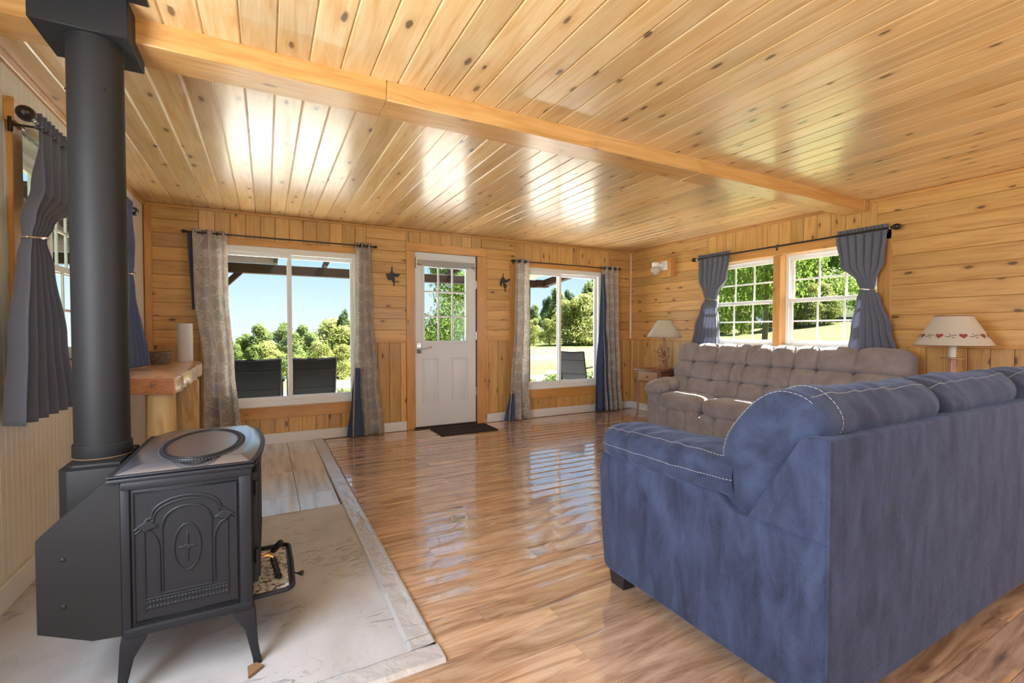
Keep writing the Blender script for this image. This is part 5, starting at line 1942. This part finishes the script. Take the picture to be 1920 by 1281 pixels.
def crown_mesh(kind, seed, lumps, leaf_n, leaf_s):
    key = (kind, seed)
    if key in _crown:
        return _crown[key]
    r_ = random.Random(seed)
    m = MB()
    for i in range(leaf_n):
        c, rad = r_.choice(lumps)
        while True:
            d = Vector((r_.uniform(-1, 1), r_.uniform(-1, 1), r_.uniform(-1, 1)))
            if 0.05 < d.length < 1:
                break
        d = d.normalized() * (r_.uniform(0.5, 1.12))
        p = Vector(c) + Vector((d.x * rad[0], d.y * rad[1], d.z * rad[2]))
        n_ = (d + Vector((r_.uniform(-0.7, 0.7), r_.uniform(-0.7, 0.7), r_.uniform(-0.3, 0.9)))).normalized()
        a = n_.orthogonal().normalized()
        a = (Matrix.Rotation(r_.uniform(0, 6.28), 3, n_) @ a)
        b = n_.cross(a)
        s_ = leaf_s * r_.uniform(0.6, 1.3)
        m.add([p - a * s_, p - b * s_ * 0.5, p + a * s_, p + b * s_ * 0.5 + n_ * s_ * 0.25], [(0, 1, 2), (0, 2, 3)])
    _crown[key] = m.mesh('crown_' + kind, smooth=False)
    return _crown[key]


def lumps_tree(seed, hh, rr, base=0.22, n=9):
    r_ = random.Random(seed)
    out = []
    for i in range(n):
        f = (i + 0.5) / n
        z = hh * (base + (1 - base) * f)
        w = rr * (1.0 - 0.55 * f) * (0.75 + 0.25 * math.sin(PI * min(1, f * 1.6)))
        a = r_.uniform(0, 6.28)
        q = w * 0.55
        out.append(((q * math.cos(a), q * math.sin(a), z), (w * 0.72, w * 0.72, hh * 0.13)))
    return out


def trunk_mesh(hh, r_, seed):
    q = random.Random(seed)
    m = MB()
    m.tube(catmull([(0, 0, -0.3), (q.uniform(-.05, .05) * hh, 0, hh * 0.35), (q.uniform(-.05, .05) * hh, q.uniform(-.05, .05) * hh, hh * 0.9)], 6, False), [r_ * (1 - 0.85 * i / 12) for i in range(13)], 8)
    for i in range(5):
        z = hh * (0.3 + 0.11 * i)
        a = q.uniform(0, 6.28)
        L = hh * 0.16
        m.tube([(0, 0, z), (L * math.cos(a), L * math.sin(a), z + L * 0.8)], [r_ * 0.35, r_ * 0.12], 6)
    return m.mesh('trunk')


TREE = {}
for kind, hh, rr, ln, ls, mat in (('mid', 6.0, 2.0, 8000, 0.105, 'leaf_mid'), ('dark', 8.0, 1.9, 9000, 0.11, 'leaf_dark'), ('lime', 3.4, 2.1, 7000, 0.085, 'leaf_lime'), ('vivid', 7.5, 3.2, 15000, 0.10, 'leaf_vivid')):
    for sd in (1, 2):
        cm = crown_mesh(kind, sd, lumps_tree(sd * 13 + ln, hh, rr, 0.10 if kind == 'lime' else (0.08 if kind == 'mid' else 0.2), 12), ln, ls)
        TREE[(kind, sd)] = (cm, trunk_mesh(hh, 0.10 if kind != 'vivid' else 0.20, sd), MAT[mat], hh)
_tc = {'n': 0}


def tree(kind, x_, y_, h, label, group, wide=1.0, bark=None):
    sd = 1 + _tc['n'] % 2
    _tc['n'] += 1
    cm, tm, lm, hh = TREE[(kind, sd)]
    s_ = h / hh
    t_ = tag(empty('tree', (x_, y_, ground_z(x_, y_)), _tc['n'] * 1.7), label, 'tree', group)
    t_.scale = (s_ * wide, s_ * wide, s_)
    c_ = link('crown', cm, lm, t_)
    link('trunk', tm, bark or MAT['bark'], t_)
    return t_


def dirxy(px, dist):
    """ground direction of an image column, at a distance along the ground"""
    a = R(27.957) + math.atan((px - 960) / 870.9)
    return dist * math.sin(a), dist * math.cos(a)


# far woods behind the left window, falling away
r4 = random.Random(21)
i = 0
for px in range(395, 720, 38):
    for dist, hh in ((64, 6.6), (52, 5.3)):
        x_, y_ = dirxy(px + r4.uniform(-5, 5) + (23 if dist > 55 else 0), dist + r4.uniform(-2, 2))
        top = 0.6 + (px - 430) / 230 * 1.4 + r4.uniform(-0.35, 0.45) + (0.2 if dist > 55 else -1.0)
        h = top - ground_z(x_, y_)
        tree('mid' if r4.random() < 0.8 else 'lime', x_, y_, h, 'one of the light green trees of the far woods beyond the left window', 'far woods beyond the left window', 1.35)
        i += 1
x_, y_ = dirxy(643, 56)
tree('dark', x_, y_, 3.0 - ground_z(x_, y_), 'slender darker tree rising from the far woods beyond the left window', 'single trees', 0.8)
for px, dist, top in ((600, 30, 0.35), (640, 31, 0.15), (505, 34, -0.6), (460, 36, -0.9), (560, 32, -0.5)):
    x_, y_ = dirxy(px, dist)
    tree('lime', x_, y_, top - ground_z(x_, y_), 'one of the yellow green shrubs before the far woods, beyond the left window', 'yellow green shrubs beyond the left window', 0.85)
# the leafy tree filling the door glass
x_, y_ = dirxy(848, 17)
tree('vivid', x_, y_, 5.6, 'leafy bright green tree seen through the door glass', 'single trees', 0.62)
x_, y_ = dirxy(800, 24)
tree('lime', x_, y_, 1.9, 'yellow green bush low in the left panes of the door glass', 'single trees', 1.0)
x_, y_ = dirxy(770, 30)
tree('mid', x_, y_, 2.6, 'pale tree behind the bush in the left panes of the door glass', 'single trees', 1.0)
# woods beyond the right picture window
for px in range(900, 1250, 48):
    for dist, hh in ((42, 6.0), (52, 7.5)):
        x_, y_ = dirxy(px + r4.uniform(-7, 7) + (24 if dist > 47 else 0), dist + r4.uniform(-2, 2))
        f = smoothstep(980, 1110, px)
        h = (2.6 + 3.0 * f if dist < 47 else 3.6 + 3.4 * f) + r4.uniform(-0.6, 0.7)
        tree('mid' if dist < 47 else 'dark', x_, y_, h, 'one of the tall trees of the woods beyond the right picture window', 'woods beyond the right picture window', 1.15)
for px, dist, hh in ((1000, 38, 2.0), (1030, 37, 1.9), (1062, 36, 3.2), (1085, 36, 3.6), (1108, 37, 3.8), (1135, 37, 3.6), (1160, 38, 3.4)):
    x_, y_ = dirxy(px, dist)
    tree('lime', x_, y_, hh, 'one of the yellow green bushes at the wood edge beyond the right picture window', 'yellow green bushes at the wood edge', 0.9)
# trees beyond the windows on the right wall
for px in range(1290, 1580, 62):
    for dist, kind, hh in ((30, 'vivid', 7.0), (24.5, 'mid', 4.2)):
        x_, y_ = dirxy(px + r4.uniform(-8, 8) + (31 if dist > 27 else 0), dist + r4.uniform(-1, 1))
        tree(kind, x_, y_, hh + r4.uniform(-0.4, 0.8), 'one of the leafy trees beyond the windows over the grey sofa', 'trees beyond the right wall windows', 0.85)
x_, y_ = dirxy(1432, 14.5)
tree('vivid', x_, y_, 6.4, 'tree with a pale trunk outside the far window of the pair over the sofa', 'single trees', 0.55, MAT['birch_bark'])
for px, dist, hh in ((1365, 21.5, 1.5), (1390, 21, 1.3), (1340, 22, 1.6), (1515, 22.5, 1.6), (1490, 22.5, 1.5), (1545, 23, 1.6)):
    x_, y_ = dirxy(px, dist)
    tree('lime', x_, y_, hh, 'one of the yellow green shrubs under the trees beyond the right wall windows', 'shrubs beyond the right wall windows', 0.8)

for px in (1560, 1600, 1640, 1680):
    x_, y_ = dirxy(px, 56)
    tree('vivid', x_, y_, 8.5, 'one of the distant trees behind the parked camper', 'trees behind the camper', 1.1)

# low shrubs at the patio edge
shm = crown_mesh('shrub', 3, [((0, 0, 0.22), (0.32, 0.30, 0.24)), ((0.15, 0.1, 0.26), (0.22, 0.22, 0.2)), ((-0.16, -0.05, 0.2), (0.22, 0.22, 0.2))], 1500, 0.045)
sht = MB()
for q in range(6):
    a = q * 1.05
    sht.tube([(0.03 * math.cos(a), 0.03 * math.sin(a), -0.05), (0.16 * math.cos(a), 0.16 * math.sin(a), 0.3)], [0.010, 0.004], 5)
shs = sht.mesh('stem')
for q, (x_, y_, s_) in enumerate(((1.05, 7.75, 0.85), (1.95, 7.80, 0.8), (4.25, 7.85, 1.0), (5.15, 7.80, 0.98), (6.05, 7.85, 1.0), (6.95, 7.85, 1.05))):
    t_ = tag(empty('shrub', (x_, y_, ground_z(x_, y_)), q * 1.3), 'one of the low leafy shrubs along the patio edge' if q > 1 else 'one of the low leafy shrubs beside the right dark patio chair', 'shrub', 'shrubs along the patio edge')
    t_.scale = (s_, s_, s_ * 0.98)
    link('foliage', shm, MAT['leaf_lime'] if q % 2 else MAT['leaf_mid'], t_)
    link('stem', shs, MAT['bark'], t_)
# stones on the grass
for q, (px, dist, sx, sz) in enumerate(((636, 11.8, 0.45, 0.16), (656, 10.3, 0.35, 0.13), (700, 12.4, 0.40, 0.15), (1008, 11.6, 0.30, 0.12), (1036, 12.9, 0.40, 0.14), (1068, 14.6, 0.40, 0.14), (1092, 12.6, 0.32, 0.12))):
    x_, y_ = dirxy(px, dist)
    lab = 'one of the pale boulders on the grass beyond the dark patio chairs' if px < 800 else 'one of the pale boulders behind the shrubs beyond the right picture window'
    tag(MB().pillow((0, 0, 0), (sx, sx * 0.6, sz), 2.3, 8, Matrix.Rotation(q, 3, 'Z'), 0.06, 4).build('boulder', MAT['boulder'], None, (x_, y_, ground_z(x_, y_) + sz * 0.5)), lab, 'boulder', 'boulders on the grass')

# parked white camper seen past the near curtain
x_, y_ = dirxy(1594, 40.0)
cp = tag(empty('camper', (x_, y_, ground_z(x_, y_)), R(25)), 'white camper parked on the grass, glimpsed beside the near tied curtain', 'camper')
WV = MAT['white_vinyl']
MB().prism([(-1.6, 0.55), (1.6, 0.55), (1.6, 2.0), (1.3, 2.2), (-1.2, 2.2), (-1.6, 1.5)], 'x', -0.8, 0.8).build('body', WV, cp, bevel=0.05, seg=2)
MB().box(-0.83, -0.80, -0.9, -0.1, 1.15, 1.75).build('camper_window', plain('camper_glass', (0.35, 0.5, 0.65), 0.1), cp)
MB().box(-0.78, 0.78, -1.5, 1.5, 0.40, 0.56).build('chassis', MAT['black_plastic'], cp)
for yy in (-0.4, 0.5):
    MB().cyl((-0.80, yy, 0.30), (-0.58, yy, 0.30), 0.30, n=20).build('wheel', MAT['black_plastic'], cp)
    MB().cyl((0.58, yy, 0.30), (0.80, yy, 0.30), 0.30, n=20).build('wheel', MAT['black_plastic'], cp)
